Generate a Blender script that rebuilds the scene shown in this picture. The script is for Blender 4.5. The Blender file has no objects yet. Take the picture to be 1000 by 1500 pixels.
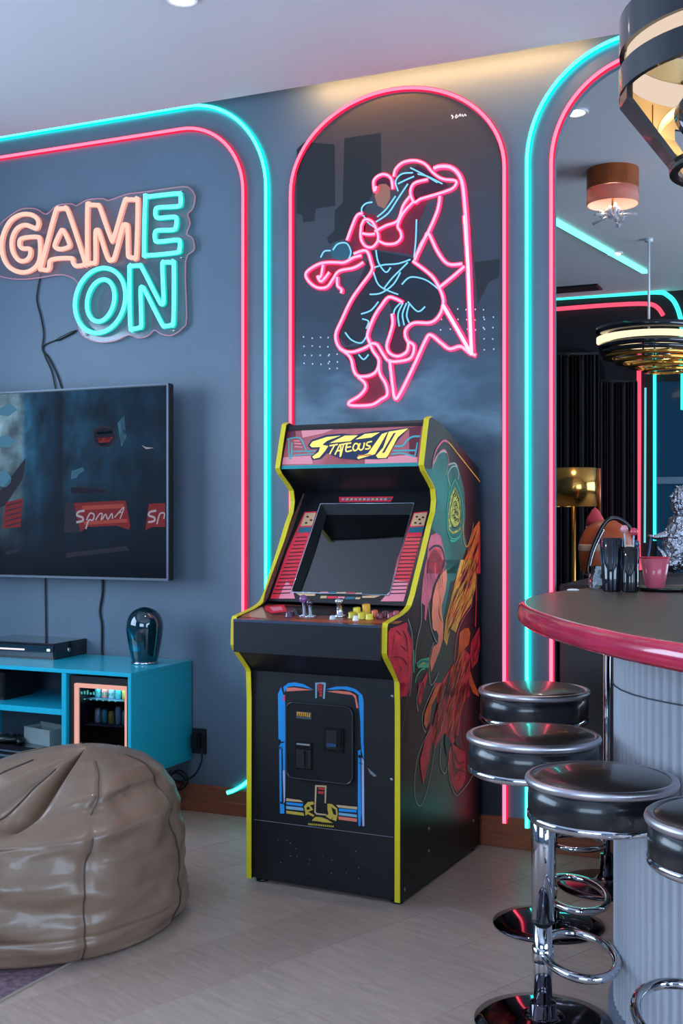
import bpy, bmesh, math, random
from mathutils import Vector, Matrix
from mathutils.geometry import tessellate_polygon
from math import sin, cos, pi, radians as rad

random.seed(7)
sc = bpy.context.scene
col = sc.collection
# ------------------------------------------------------------------ camera
FPX = 1690.0                      # focal length in pixels of the 1000x1500 frame
TH = math.atan(FPX / 3870.0)      # yaw to the left of the wall normal
HY = 759.0                        # horizon row
EYE, DW = 1.40, 4.79              # eye height, distance to the main wall (plane y = 0)
RV = Vector((cos(TH), sin(TH), 0)); FV = Vector((-sin(TH), cos(TH), 0)); ZV = Vector((0, 0, 1))
CAM = Vector((0, -DW, EYE))
cd = bpy.data.cameras.new('camera'); cam = bpy.data.objects.new('camera', cd); col.objects.link(cam)
cd.sensor_fit = 'VERTICAL'; cd.sensor_height = 36.0; cd.lens = 36.0 * FPX / 1500.0
cd.shift_y = (HY - 750.0) / 1500.0
cd.clip_start = .05
cam.location = CAM; cam.rotation_euler = (pi / 2, 0, TH)
sc.camera = cam
# ------------------------------------------------------------------ world, exposure, big lights
sc.view_settings.view_transform = 'Standard'; sc.view_settings.look = 'None'
sc.view_settings.exposure = 0.22; sc.view_settings.gamma = 1.0; sc.view_settings.use_curve_mapping = False
try:
    sc.cycles.use_denoising = True; sc.cycles.max_bounces = 8
    sc.cycles.sample_clamp_indirect = 4.0
except Exception: pass
w = bpy.data.worlds.new('overcast_sky'); sc.world = w; w.use_nodes = True
bg = w.node_tree.nodes['Background']; bg.inputs[0].default_value = (.45, .61, .80, 1); bg.inputs[1].default_value = 10.0
def lin(c):
    if isinstance(c, str): c = [int(c[i:i + 2], 16) for i in (0, 2, 4)]
    return tuple((v / 255 / 12.92) if v / 255 <= .04045 else ((v / 255 + .055) / 1.055) ** 2.4 for v in c)
def area(name, loc, rot, sx, sy, power, color, portal=False, spread=None):
    l = bpy.data.lights.new(name, 'AREA'); l.shape = 'RECTANGLE'; l.size = sx; l.size_y = sy
    l.energy = power; l.color = color
    if spread: l.spread = spread
    if portal: l.cycles.is_portal = True
    o = bpy.data.objects.new(name, l); col.objects.link(o); o.location = loc; o.rotation_euler = rot
    return o
# the room's limits
XL, XR, YB, CEIL, YFAR = -4.75, 2.6, -7.2, 3.327, 5.6
CEIL2 = 3.385                      # ceiling of the room beyond the opening
# daylight enters through left and rear openings, plus far and right ones added for light
area('left_window_light', (XL - .02, -2.65, 1.9), (0, -pi / 2, 0), 1.8, 3.1, 0, (1, 1, 1), True)
area('rear_window_light', (-1.2, YB - .02, 1.85), (pi / 2, 0, 0), 3.2, 1.9, 0, (1, 1, 1), True)
area('added_far_portal', (XR + .02, 2.9, 1.9), (0, pi / 2, 0), 2.2, 4.2, 0, (1, 1, 1), True)  # portal for the unseen window added to light the far room
area('added_right_portal', (XR + .02, -4.5, 1.7), (0, pi / 2, 0), 2.4, 4.2, 0, (1, 1, 1), True)  # portal for the unseen window added for light from the right
# warm wall washer tucked at the ceiling line, aimed down the wall between the two neon frames
area('wall_washer', (-1.62, -.125, CEIL + .055), (rad(42), 0, 0), 1.25, .02, 6.0, (1.0, .50, .16))

# ------------------------------------------------------------------ pixel -> plane helpers
def ray(x, y): return FV + RV * ((x - 500) / FPX) + ZV * ((HY - y) / FPX)
def onplane(x, y, p, n):
    d = ray(x, y); n = Vector(n); t = (Vector(p) - CAM).dot(n) / d.dot(n); return CAM + d * t
def onwall(x, y, off=0): return onplane(x, y, (0, off, 0), (0, 1, 0))
def onfloor(x, y, z=0): return onplane(x, y, (0, 0, z), (0, 0, 1))
def atd(x, y, d): return CAM + ray(x, y) * d
def camxz(X, d, z): p = CAM + RV * X + FV * d; return Vector((p.x, p.y, z))

# ------------------------------------------------------------------ materials
MATS = {}
def M(name, c, rough=.5, metal=0, emit=None, es=0, spec=.5, coat=0, noise=None, bump=None, trans=0, ior=1.45, stretch=(1, 1, 1), c2=None, aniso=0):
    if name in MATS: return MATS[name]
    m = bpy.data.materials.new(name); m.use_nodes = True; nt = m.node_tree
    b = nt.nodes['Principled BSDF']; c = lin(c)
    b.inputs['Base Color'].default_value = (*c, 1); b.inputs['Roughness'].default_value = rough
    b.inputs['Metallic'].default_value = metal; b.inputs['Specular IOR Level'].default_value = spec
    b.inputs['Coat Weight'].default_value = coat; b.inputs['IOR'].default_value = ior
    b.inputs['Transmission Weight'].default_value = trans
    if emit: b.inputs['Emission Color'].default_value = (*lin(emit) , 1) if not isinstance(emit, tuple) or max(emit) > 1.01 else (*emit, 1)
    b.inputs['Emission Strength'].default_value = es
    if noise or bump:
        tc = nt.nodes.new('ShaderNodeTexCoord'); mp = nt.nodes.new('ShaderNodeMapping')
        mp.inputs['Scale'].default_value = stretch
        nt.links.new(tc.outputs['Object'], mp.inputs['Vector'])
    if noise:
        n = nt.nodes.new('ShaderNodeTexNoise'); n.inputs['Scale'].default_value = noise[0]; n.inputs['Detail'].default_value = 5
        nt.links.new(mp.outputs[0], n.inputs['Vector'])
        r = nt.nodes.new('ShaderNodeValToRGB'); a = noise[1]
        e0, e1 = r.color_ramp.elements
        e0.position, e1.position = .3, .7
        e0.color = (*[v * (1 - a) for v in c], 1)
        e1.color = (*(lin(c2) if c2 else [min(1, v * (1 + a)) for v in c]), 1)
        nt.links.new(n.outputs['Fac'], r.inputs['Fac']); nt.links.new(r.outputs['Color'], b.inputs['Base Color'])
    if bump:
        n2 = nt.nodes.new('ShaderNodeTexNoise'); n2.inputs['Scale'].default_value = bump[0]; n2.inputs['Detail'].default_value = 4
        nt.links.new(mp.outputs[0], n2.inputs['Vector'])
        bm_ = nt.nodes.new('ShaderNodeBump'); bm_.inputs['Strength'].default_value = bump[1]; bm_.inputs['Distance'].default_value = .01
        nt.links.new(n2.outputs['Fac'], bm_.inputs['Height']); nt.links.new(bm_.outputs[0], b.inputs['Normal'])
    MATS[name] = m
    return m
def EM(name, c, s):
    if name in MATS: return MATS[name]
    m = bpy.data.materials.new(name); m.use_nodes = True; nt = m.node_tree
    nt.nodes.remove(nt.nodes['Principled BSDF'])
    e = nt.nodes.new('ShaderNodeEmission'); e.inputs[0].default_value = (*c, 1); e.inputs[1].default_value = s
    nt.links.new(e.outputs[0], nt.nodes['Material Output'].inputs['Surface']); MATS[name] = m
    return m

# ------------------------------------------------------------------ mesh builder
class MB:
    def __init__(s): s.v = []; s.f = []; s.m = []; s.sm = []
    def add(s, vs, fs, mi=0, smooth=False):
        o = len(s.v); s.v += [tuple(v) for v in vs]
        for f in fs: s.f.append([i + o for i in f]); s.m.append(mi); s.sm.append(smooth)
        return s
    def box(s, lo, hi, mi=0, T=None, bevel=0):
        x0, y0, z0 = lo; x1, y1, z1 = hi
        if bevel:
            b = bmesh.new(); bmesh.ops.create_cube(b, size=1)
            for v in b.verts: v.co = Vector(((x0 + x1) / 2 + v.co.x * (x1 - x0), (y0 + y1) / 2 + v.co.y * (y1 - y0), (z0 + z1) / 2 + v.co.z * (z1 - z0)))
            bmesh.ops.bevel(b, geom=b.edges[:], offset=bevel, segments=2, affect='EDGES')
            s.bm(b, mi, T); b.free(); return s
        vs = [Vector(p) for p in ((x0, y0, z0), (x1, y0, z0), (x1, y1, z0), (x0, y1, z0), (x0, y0, z1), (x1, y0, z1), (x1, y1, z1), (x0, y1, z1))]
        if T: vs = [T @ v for v in vs]
        return s.add(vs, [(0, 3, 2, 1), (4, 5, 6, 7), (0, 1, 5, 4), (1, 2, 6, 5), (2, 3, 7, 6), (3, 0, 4, 7)], mi)
    def bm(s, b, mi=0, T=None, smooth=False):
        b.verts.ensure_lookup_table(); b.verts.index_update()
        s.add([(T @ v.co) if T else v.co.copy() for v in b.verts], [[v.index for v in f.verts] for f in b.faces], mi, smooth); return s
    def tube(s, pts, r, seg=8, closed=False, mi=0, caps=True, flat=None):
        pts = [Vector(p) for p in pts]; n = len(pts)
        rr = r if isinstance(r, (list, tuple)) else [r] * n
        rings = []; up = None
        for i, p in enumerate(pts):
            a = pts[(i - 1) % n] if (closed or i > 0) else p; b = pts[(i + 1) % n] if (closed or i < n - 1) else p
            t = (b - a)
            if t.length < 1e-9: t = Vector((0, 0, 1))
            t.normalize()
            if up is None:
                up = t.cross(Vector((0, 0, 1)))
                if up.length < 1e-3: up = t.cross(Vector((0, 1, 0)))
            up = (up - t * up.dot(t)); up.normalize(); bn = t.cross(up)
            rings.append([p + (up * cos(2 * pi * k / seg) + bn * sin(2 * pi * k / seg)) * rr[i] for k in range(seg)])
        vs = [v for q in rings for v in q]; fs = []
        for i in range(n if closed else n - 1):
            j = (i + 1) % n
            for k in range(seg): fs.append((i * seg + k, i * seg + (k + 1) % seg, j * seg + (k + 1) % seg, j * seg + k))
        if not closed and caps: fs += [tuple(reversed(range(seg))), tuple((n - 1) * seg + k for k in range(seg))]
        return s.add(vs, fs, mi, True)
    def lathe(s, prof, seg=32, mi=0, c=(0, 0, 0), smooth=True, T=None, caps=True):
        c = Vector(c); vs = []; fs = []; n = len(prof)
        for (r, z) in prof:
            for k in range(seg):
                a = 2 * pi * k / seg; v = c + Vector((r * cos(a), r * sin(a), z)); vs.append(T @ v if T else v)
        for i in range(n - 1):
            for k in range(seg): fs.append((i * seg + k, i * seg + (k + 1) % seg, (i + 1) * seg + (k + 1) % seg, (i + 1) * seg + k))
        if prof[0] == prof[-1]: caps = False
        if caps and prof[0][0] > 1e-6: fs.append(tuple(reversed(range(seg))))
        if caps and prof[-1][0] > 1e-6: fs.append(tuple((n - 1) * seg + k for k in range(seg)))
        return s.add(vs, fs, mi, smooth)
    def torus(s, c, R, r, seg=40, rs=10, mi=0, T=None, squash=1):
        pts = [Vector((R * cos(2 * pi * k / seg), R * squash * sin(2 * pi * k / seg), 0)) for k in range(seg)]
        pts = [(T @ p if T else p) + Vector(c) for p in pts]
        return s.tube(pts, r, rs, True, mi)
    def poly(s, pts, mi=0, smooth=False):
        """flat (maybe concave) polygon from 3d points"""
        pts = [Vector(p) for p in pts]
        tr = tessellate_polygon([pts]); return s.add(pts, [tuple(t) for t in tr], mi, smooth)
    def prism(s, pts, d, mi=0, side=None):
        """polygon extruded by vector d"""
        pts = [Vector(p) for p in pts]; n = len(pts); d = Vector(d)
        tr = tessellate_polygon([pts]); vs = pts + [p + d for p in pts]
        s.add(vs, [tuple(t) for t in tr] + [tuple(n + i for i in reversed(t)) for t in tr], mi)
        return s.add(vs, [(i, (i + 1) % n, n + (i + 1) % n, n + i) for i in range(n)], mi if side is None else side)
    def stroke(s, pts, wd, nrm, mi=0, closed=False, taper=False):
        """flat ribbon lying in the plane of normal nrm"""
        pts = [Vector(p) for p in pts]; n = len(pts); nrm = Vector(nrm); L = []
        for i, p in enumerate(pts):
            a = pts[i - 1] if (i > 0 or closed) else p; b = pts[(i + 1) % n] if (i < n - 1 or closed) else p
            t = (b - a); t.normalize(); q = t.cross(nrm); q.normalize()
            k = wd / 2 * ((1 - abs(2 * i / (n - 1) - 1) * .85) if taper else 1)
            L += [p + q * k, p - q * k]
        fs = [(2 * i, 2 * i + 1, 2 * ((i + 1) % n) + 1, 2 * ((i + 1) % n)) for i in range(n if closed else n - 1)]
        return s.add(L, fs, mi)
    def build(s, name, mats, parent=None, T=None, fix=True):
        me = bpy.data.meshes.new(name)
        v = [T @ Vector(p) for p in s.v] if T else s.v
        me.from_pydata([tuple(p) for p in v], [], s.f)
        if not isinstance(mats, (list, tuple)): mats = [mats]
        for m in mats: me.materials.append(m)
        for p, mi, sm in zip(me.polygons, s.m, s.sm): p.material_index = mi; p.use_smooth = sm
        if fix:
            b = bmesh.new(); b.from_mesh(me); bmesh.ops.recalc_face_normals(b, faces=b.faces[:]); b.to_mesh(me); b.free()
        o = bpy.data.objects.new(name, me); col.objects.link(o)
        if parent: o.parent = parent
        return o
def smooth_path(pts, k=6, closed=False):
    pts = [Vector(p) for p in pts]; n = len(pts); out = []
    for i in range(n if closed else n - 1):
        p0 = pts[(i - 1) % n] if closed or i > 0 else pts[0]; p1 = pts[i]; p2 = pts[(i + 1) % n]
        p3 = pts[(i + 2) % n] if closed or i + 2 < n else pts[-1]
        for j in range(k):
            t = j / k
            out.append(.5 * ((2 * p1) + (p2 - p0) * t + (2 * p0 - 5 * p1 + 4 * p2 - p3) * t * t + (3 * p1 - p0 - 3 * p2 + p3) * t ** 3))
    if not closed: out.append(pts[-1])
    return out
def empty(name, loc=(0, 0, 0), rz=0):
    o = bpy.data.objects.new(name, None); col.objects.link(o); o.location = loc; o.rotation_euler = (0, 0, rz)
    o.empty_display_size = .1; return o
def tag(o, label, cat, group=None):
    o['label'] = label; o['category'] = cat
    if group: o['group'] = group
    return o
def thing(name, label, cat, loc=(0, 0, 0), rz=0, group=None): return tag(empty(name, loc, rz), label, cat, group)
def struct(o, label=None):
    o['kind'] = 'structure'
    if label: o['label'] = label
    return o

# common materials
CHROME = M('chrome', 'c8ccd4', .07, 1)
BLACKV = M('black_vinyl', '14161c', .28, 0, spec=.6, coat=.3, bump=(60, .05))
BLACKP = M('black_plastic', '101216', .35)
CORD = M('cord_rubber', '0c0d10', .5)
GOLD = M('polished_gold', 'd9a050', .18, 1)
GLASS = M('clear_glass', 'ffffff', .02, trans=1, ior=1.4)
TEALN = EM('teal_neon', (.06, .95, .83), 4.2)
TEALS = EM('teal_sleeve', (.0, .72, .62), 1.3)
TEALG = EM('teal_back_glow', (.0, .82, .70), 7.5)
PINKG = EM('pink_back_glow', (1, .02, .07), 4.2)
PINKN = EM('pink_neon', (1, .09, .15), 3.4)
PINKS = EM('pink_sleeve', (.80, .018, .075), 1.0)
# ================================================================== SETTING
WALLM = M('slate_wall_paint', '5b6c7d', .42, spec=.35, noise=(3, .06), bump=(45, .04))
BACKM = M('dark_wall_paint', '1d1a20', .5)
CEILM = M('ceiling_paint', 'cfcdd2', .6, noise=(2, .02))
WOOD = M('oak_plank', 'a08c82', .42, spec=.4, noise=(7, .12), bump=(30, .12), stretch=(1, 7, 1))
WOOD2 = M('oak_plank_pale', 'a39086', .41, spec=.4, noise=(6, .12), bump=(30, .12), stretch=(1, 7, 1))
WOOD3 = M('oak_plank_dark', '9d897f', .43, spec=.4, noise=(8, .13), bump=(30, .12), stretch=(1, 7, 1))
BASEM = M('stained_baseboard', '8a4a2c', .4, noise=(12, .18), stretch=(1, 8, 8))

o = MB().box((XL - .3, YB - .3, -.06), (XR + .3, YFAR + .3, -.012)).build('floor', M('subfloor', '3a3532', .7)); struct(o)
FLOOR = o
# planks, each its own piece, laid diagonally to the wall
def clip(poly, ax, val, keep_less):
    out = []
    for i in range(len(poly)):
        a, b = poly[i], poly[(i + 1) % len(poly)]
        ia = (a[ax] <= val) if keep_less else (a[ax] >= val); ib = (b[ax] <= val) if keep_less else (b[ax] >= val)
        if ia: out.append(a)
        if ia != ib:
            t = (val - a[ax]) / (b[ax] - a[ax]); out.append(Vector((a.x + (b.x - a.x) * t, a.y + (b.y - a.y) * t)))
    return out
PA = rad(23)                                   # plank run, right of the wall normal
pu = Vector((sin(PA), cos(PA))); pv = Vector((cos(PA), -sin(PA)))
PWD, PLN = .30, 2.6
for i in range(-26, 34):
    off = random.uniform(0, PLN)
    for j in range(-6, 7):
        a0, a1 = i * PWD + .0007, (i + 1) * PWD - .0007; b0, b1 = j * PLN + off + .0007, (j + 1) * PLN + off - .0007
        q = [pv * a0 + pu * b0, pv * a1 + pu * b0, pv * a1 + pu * b1, pv * a0 + pu * b1]
        for ax, val, kl in ((0, -3.9, 0), (0, .6, 1), (1, -4.2, 0), (1, -.02, 1)):
            if len(q) >= 3: q = clip(q, ax, val, kl)
        if len(q) < 3: continue
        if abs(sum(q[k].x * q[(k + 1) % len(q)].y - q[(k + 1) % len(q)].x * q[k].y for k in range(len(q)))) < .02: continue
        c = sum((Vector((p.x, p.y)) for p in q), Vector((0, 0))) / len(q)
        if (Vector((c.x, c.y, 0)) - CAM).dot(FV) < .9: continue
        mb = MB().prism([(p.x - c.x, p.y - c.y, -.012) for p in q], (0, 0, .012 + random.uniform(-.0004, 0)))
        # local frame turned so the grain runs along the plank
        R = Matrix.Rotation(PA, 4, 'Z')
        ob = mb.build('plank', random.choice((WOOD, WOOD2, WOOD3)), FLOOR, T=R)
        ob.matrix_local = Matrix.Translation((c.x, c.y, 0)) @ Matrix.Rotation(-PA, 4, 'Z')
o = MB().box((XL, YB, -.012), (XR, -4.2, 0)).box((.6, -4.2, -.012), (XR, 0, 0)).box((XL, -4.2, -.012), (-3.9, 0, 0)).box((XL, .03, -.012), (XR, YFAR, 0)).build('floor_margin', WOOD, FLOOR)

cmb = MB()                                      # the ceiling stops short of the wall to leave a lighting slot
SL0, SL1, SLY = XL - .3, XR + .3, -.14
for lo, hi in (((XL - .3, YB - .3, CEIL), (XR + .3, SLY, CEIL + .1)), ((XL - .3, .031, CEIL2), (XR + .3, YFAR + .3, CEIL2 + .1)), ((SL0, SLY - .05, CEIL + .1), (SL1, .05, CEIL + .12))): cmb.box(lo, hi)
struct(cmb.build('ceiling', CEILM))

# main wall with the tall rounded opening at right
def rr_path(x0, x1, z0, z1, r, n=14, bottom=False):
    """open path: up the left side, round both top corners, down the right"""
    p = [(x0, z0), (x0, z1 - r)]
    p += [(x0 + r - r * cos(t * pi / 2 / n), z1 - r + r * sin(t * pi / 2 / n)) for t in range(1, n + 1)]
    p += [(x1 - r + r * sin(t * pi / 2 / n), z1 - r + r * cos(t * pi / 2 / n)) for t in range(0, n + 1)]
    p += [(x1, z0)]
    return p
XO0 = onwall(808, 600).x + .012; XO1 = .62
op = rr_path(XO0, XO1, 0, 3.275, .395)
outl = [(XL, 0), (XL, CEIL + .098), (XR, CEIL + .098), (XR, 0)] + list(reversed(op))
wall = MB().prism([(x, 0, z) for x, z in outl], (0, .03, 0)).build('wall_front', WALLM); struct(wall)
# left, rear and right walls; both right-hand openings are added to let light in
def wall_open(name, mk, lo, hi, a0, a1, z0, z1):
    """mk(u,v,t)->xyz ; wall from lo..hi along u, opening a0..a1 x z0..z1"""
    mb = MB()
    for (u0, u1, v0, v1) in ((lo, a0, 0, CEIL2), (a1, hi, 0, CEIL2), (a0, a1, 0, z0), (a0, a1, z1, CEIL2)):
        mb.prism([mk(u0, v0, 0), mk(u1, v0, 0), mk(u1, v1, 0), mk(u0, v1, 0)], Vector(mk(0, 0, 1)) - Vector(mk(0, 0, 0)))
    return struct(mb.build(name, WALLM))
wl = wall_open('wall_left', lambda u, v, t: (XL - .15 * t, u, v), YB, YFAR, -4.2, -1.1, 1.0, 2.8)
wb = wall_open('wall_rear', lambda u, v, t: (u, YB - .15 * t, v), XL, XR, -2.8, .4, .9, 2.8)
wr = wall_open('wall_right', lambda u, v, t: (XR + .15 * t, u, v), YB, 0.015, -6.6, -2.4, .5, 2.9)  # opening added so light reaches the arcade machine's right side
wr2 = wall_open('wall_far_right', lambda u, v, t: (XR + .15 * t, u, v), .015, YFAR, .8, 5.0, .8, 3.0)  # opening added to brighten the far room and its ceiling
FRM = M('window_frame_white', 'd8dade', .4)
def winframe(name, mk, a0, a1, z0, z1, nm):
    r = struct(empty(name))
    mb = MB()
    def bar(u0, u1, v0, v1):
        mb.prism([mk(u0, v0, .2), mk(u1, v0, .2), mk(u1, v1, .2), mk(u0, v1, .2)], Vector(mk(0, 0, .6)) - Vector(mk(0, 0, .2)))
    bar(a0, a1, z0, z0 + .05); bar(a0, a1, z1 - .05, z1); bar(a0, a0 + .05, z0, z1); bar(a1 - .05, a1, z0, z1)
    for k in range(1, nm): u = a0 + (a1 - a0) * k / nm; bar(u - .03, u + .03, z0, z1)
    mb.build('window_frame', FRM, r)
winframe('window_1', lambda u, v, t: (XL - .15 * t, u, v), -4.2, -1.1, 1.0, 2.8, 2)
winframe('window_2', lambda u, v, t: (u, YB - .15 * t, v), -2.8, .4, .9, 2.8, 3)
winframe('added_far_window', lambda u, v, t: (XR + .15 * t, u, v), .8, 5.0, .8, 3.0, 3)  # unseen window, added as a light source for the far room
winframe('added_right_window', lambda u, v, t: (XR + .15 * t, u, v), -6.6, -2.4, .5, 2.9, 3)  # unseen window, added as a light source on the right
struct(MB().box((XL, YFAR, 0), (XR, YFAR + .1, CEIL2)).build('wall_far', BACKM))

# baseboard along the main wall
def basebd(name, x0, x1):
    mb = MB(); pr = [(0, 0), (-.018, 0), (-.018, .055), (-.014, .060), (-.014, .118), (-.006, .126), (0, .126)]
    mb.prism([(x0, y, z) for y, z in pr], (x1 - x0, 0, 0)); struct(mb.build(name, BASEM))
basebd('baseboard_front', XL, XR)


# ================================================================== NEON FRAMES ON THE WALL
def strip(name, path, core, sleeve, label, closed=False, wd=.0215, dp=.016, y=-.009, pieces=None, cat='light strip', group=None, k=None):
    pr = [(-wd / 2, 0), (-wd / 2, -.62 * dp), (-wd * .34, -dp), (wd * .34, -dp), (wd / 2, -.62 * dp), (wd / 2, 0)]
    root = thing(name, label, cat, (path[0][0], y, path[0][1]), group=group)
    o3 = Vector((path[0][0], y, path[0][1]))
    n = len(path); P = [Vector((p[0], p[1])) for p in path]; core_mb, sl = MB(), MB(); rings = []
    for i in range(n):
        a = P[i - 1] if i > 0 else P[i]; b = P[i + 1] if i < n - 1 else P[i]
        t = (b - a).normalized(); nn = Vector((t.y, -t.x))
        rings.append([Vector((P[i].x + nn.x * u, y + v, P[i].y + nn.y * u)) - o3 for u, v in pr])
    for bi in range(5):
        tgt = core_mb if bi == 2 else sl
        vs = [r[q] for r in rings for q in (bi, bi + 1)]
        tgt.add(vs, [(2 * i, 2 * i + 1, 2 * i + 3, 2 * i + 2) for i in range(n - 1)], 0, False)
    for r in (rings[0], rings[-1]): sl.add(r, [tuple(range(6))])
    core_mb.build('light_diffuser', core, root); sl.build('channel', sleeve, root)
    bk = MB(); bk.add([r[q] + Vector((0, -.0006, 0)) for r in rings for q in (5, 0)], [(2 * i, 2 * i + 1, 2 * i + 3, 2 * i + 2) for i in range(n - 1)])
    bk.build('added_halo_face', TEALG if sleeve is TEALS else PINKG, root)  # hidden glowing face, added to throw the halo onto the wall
    for i in sorted({1, n // 2, n - 2}):
        p = Vector((P[i].x, 0, P[i].y)) - Vector((o3.x, 0, o3.z)); MB().box((p.x - .004, .0, p.z - .004), (p.x + .004, -y - .0003, p.z + .004)).build('mounting_clip', BLACKP, root)
    return root
def wx(px, py): return onwall(px, py, -.012).x
def wz(px, py): return onwall(px, py, -.012).z
def arc(cx, cz, rx, rz, a0, a1, n=16): return [(cx + rx * cos(rad(a0 + (a1 - a0) * i / n)), cz + rz * sin(rad(a0 + (a1 - a0) * i / n))) for i in range(n + 1)]
# left frame: teal outside, pink inside
xt, zt = wx(391, 500), 3.372; r = .425
xb, zb = wx(387, 1050), wz(312, 1163); rb = .30
strip('teal_light_strip', [(XL + .02, zt)] + arc(xt - r, zt - r * 1.03, r, r * 1.03, 90, 0) + [(xt, zb + rb)] + arc(xt - rb, zb + rb, rb, rb, 0, -72, 12),
      TEALN, TEALS, 'teal light strip framing the television wall, along the ceiling and down beside the arcade machine', group=None)
xp, zp = wx(357.5, 600), wz(130, 211.5); r = .335
strip('pink_light_strip', [(XL + .02, zp)] + arc(xp - r, zp - r * 1.0, r, r * 1.0, 90, 0) + [(xp, wz(357, 925))],
      PINKN, PINKS, 'pink light strip running just inside the teal one around the game sign')
# middle arch
xa, xc = wx(427, 500), wx(739.5, 600); ztop = wz(590, 130); cx = (xa + xc) / 2; rx = (xc - xa) / 2; rz = ztop - wz(427, 285)
strip('pink_arch_strip', [(xa, .75)] + arc(cx, ztop - rz, rx, rz, 180, 0, 36) + [(xc, wz(738, 1205))],
      PINKN, PINKS, 'pink light strip arching around the neon fighter artwork above the arcade machine')
ARCH = (cx, rx, rz, ztop)
# right opening
xq = wx(772.5, 600); zq = 3.365
strip('teal_arch_strip', rr_path(xq, XO1 + (XO0 - xq), wz(770, 1212), 3.368, .47, 18), TEALN, TEALS, 'teal light strip rounding the tall opening at right, outer of the two')
xq2 = wx(808, 600)
strip('pink_opening_strip', rr_path(xq2, XO1 + .012, wz(808, 1190), 3.287, .405, 18), PINKN, PINKS, 'pink light strip edging the tall opening at right, behind the bar table')
e0 = onwall(812, 1221, -.02); e1 = onwall(874, 1215, -.02)
strip('teal_light_strip', [(onwall(780, 1221, 0).x, .1345), (e0.x, .1345), ((e0.x + e1.x) / 2, .1345), (e1.x, .1345)],
      TEALN, TEALS, 'short level teal light strip on the baseboard behind the stool column', wd=.016, dp=.009, y=-.007)

# ================================================================== GAME SIGN
SG = lambda x, y: onwall(x * .29, 260 + y * .29, -.055)
root = thing('neon_sign', 'neon sign reading GAME ON, peach and teal letters on clear backing above the television', 'neon sign', onwall(130, 380, 0))
O = Vector(root.location)
back = [(-40, 470), (-45, 330), (-30, 240), (60, 165), (110, 148), (165, 152), (215, 178), (270, 132), (345, 126), (365, 135), (420, 105), (500, 98), (530, 108), (620, 76), (700, 66), (900, 38), (945, 50), (967, 90), (955, 150), (930, 178), (942, 225), (925, 278), (955, 300), (962, 360), (918, 418), (924, 700), (905, 755), (850, 793), (795, 785), (762, 766), (730, 795), (680, 806), (632, 790), (570, 818), (490, 828), (420, 808), (380, 762), (362, 640), (375, 530), (300, 485), (180, 500), (90, 508), (10, 500)]
bp = smooth_path([SG(*p) + Vector((0, .03, 0)) - O for p in back], 3, True)
ACR = bpy.data.materials.new('clear_acrylic'); ACR.use_nodes = True; nt = ACR.node_tree
tr_ = nt.nodes.new('ShaderNodeBsdfTransparent'); tr_.inputs[0].default_value = (.93, .92, .95, 1); gl_ = nt.nodes.new('ShaderNodeBsdfGlossy'); gl_.inputs['Roughness'].default_value = .08
df_ = nt.nodes.new('ShaderNodeBsdfDiffuse'); df_.inputs[0].default_value = (.35, .35, .4, 1)
mx_ = nt.nodes.new('ShaderNodeMixShader'); mx_.inputs[0].default_value = .06; mx2 = nt.nodes.new('ShaderNodeMixShader'); mx2.inputs[0].default_value = .12
nt.links.new(tr_.outputs[0], mx_.inputs[1]); nt.links.new(gl_.outputs[0], mx_.inputs[2]); nt.links.new(mx_.outputs[0], mx2.inputs[1]); nt.links.new(df_.outputs[0], mx2.inputs[2])
nt.links.new(mx2.outputs[0], nt.nodes['Material Output'].inputs['Surface'])
MB().prism(bp, (0, .006, 0)).build('acrylic_backing', ACR, root)
MB().tube([p + Vector((0, .003, 0)) for p in bp], .0042, 6, True).build('backing_edge', M('acrylic_edge', 'b9838f', .25, spec=.6), root)
PEACH = EM('peach_neon', (1, .60, .50), 1.0); PEACHS = EM('peach_sleeve', (.95, .36, .30), .8)
LETC = {'peach': (PEACH, PEACHS), 'teal': (EM('aqua_neon', (.12, .95, .82), 1.6), EM('aqua_sleeve', (.01, .55, .5), 1.0))}
G = [(196, 232), (185, 258), (160, 250), (125, 240), (85, 262), (62, 315), (66, 375), (95, 418), (130, 420), (152, 398), (152, 362), (112, 358), (100, 338), (112, 308), (185, 300), (203, 320), (200, 420), (160, 468), (100, 478), (42, 448), (12, 380), (15, 300), (50, 225), (100, 190), (150, 186), (185, 205)]
A1 = [(205, 460), (212, 440), (280, 180), (300, 160), (325, 158), (346, 175), (428, 420), (425, 440), (385, 447), (370, 430), (360, 408), (262, 415), (250, 455), (238, 468)]
A2 = [(282, 355), (280, 335), (308, 275), (322, 270), (352, 335), (345, 352), (310, 362)]
Mm = [(443, 422), (443, 150), (455, 140), (490, 140), (506, 155), (560, 305), (576, 305), (630, 125), (645, 113), (685, 113), (697, 125), (690, 390), (680, 405), (655, 402), (648, 385), (645, 250), (635, 242), (622, 250), (580, 402), (565, 415), (545, 408), (502, 278), (494, 268), (484, 280), (484, 420), (472, 432), (452, 432)]
Ee = [(736, 105), (750, 98), (895, 82), (912, 92), (914, 128), (900, 146), (805, 152), (788, 165), (788, 195), (805, 205), (880, 200), (893, 212), (890, 250), (875, 265), (800, 268), (785, 282), (785, 312), (800, 325), (895, 316), (910, 328), (908, 365), (892, 380), (745, 394), (730, 380)]
Oo = [(508 + 126 * cos(t) + 18 * sin(t), 622 - 164 * sin(t)) for t in [2 * pi * i / 20 for i in range(20)]]
Oi = [(511 + 68 * cos(t) + 14 * sin(t), 622 - 106 * sin(t)) for t in [2 * pi * i / 16 for i in range(16)]]
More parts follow.
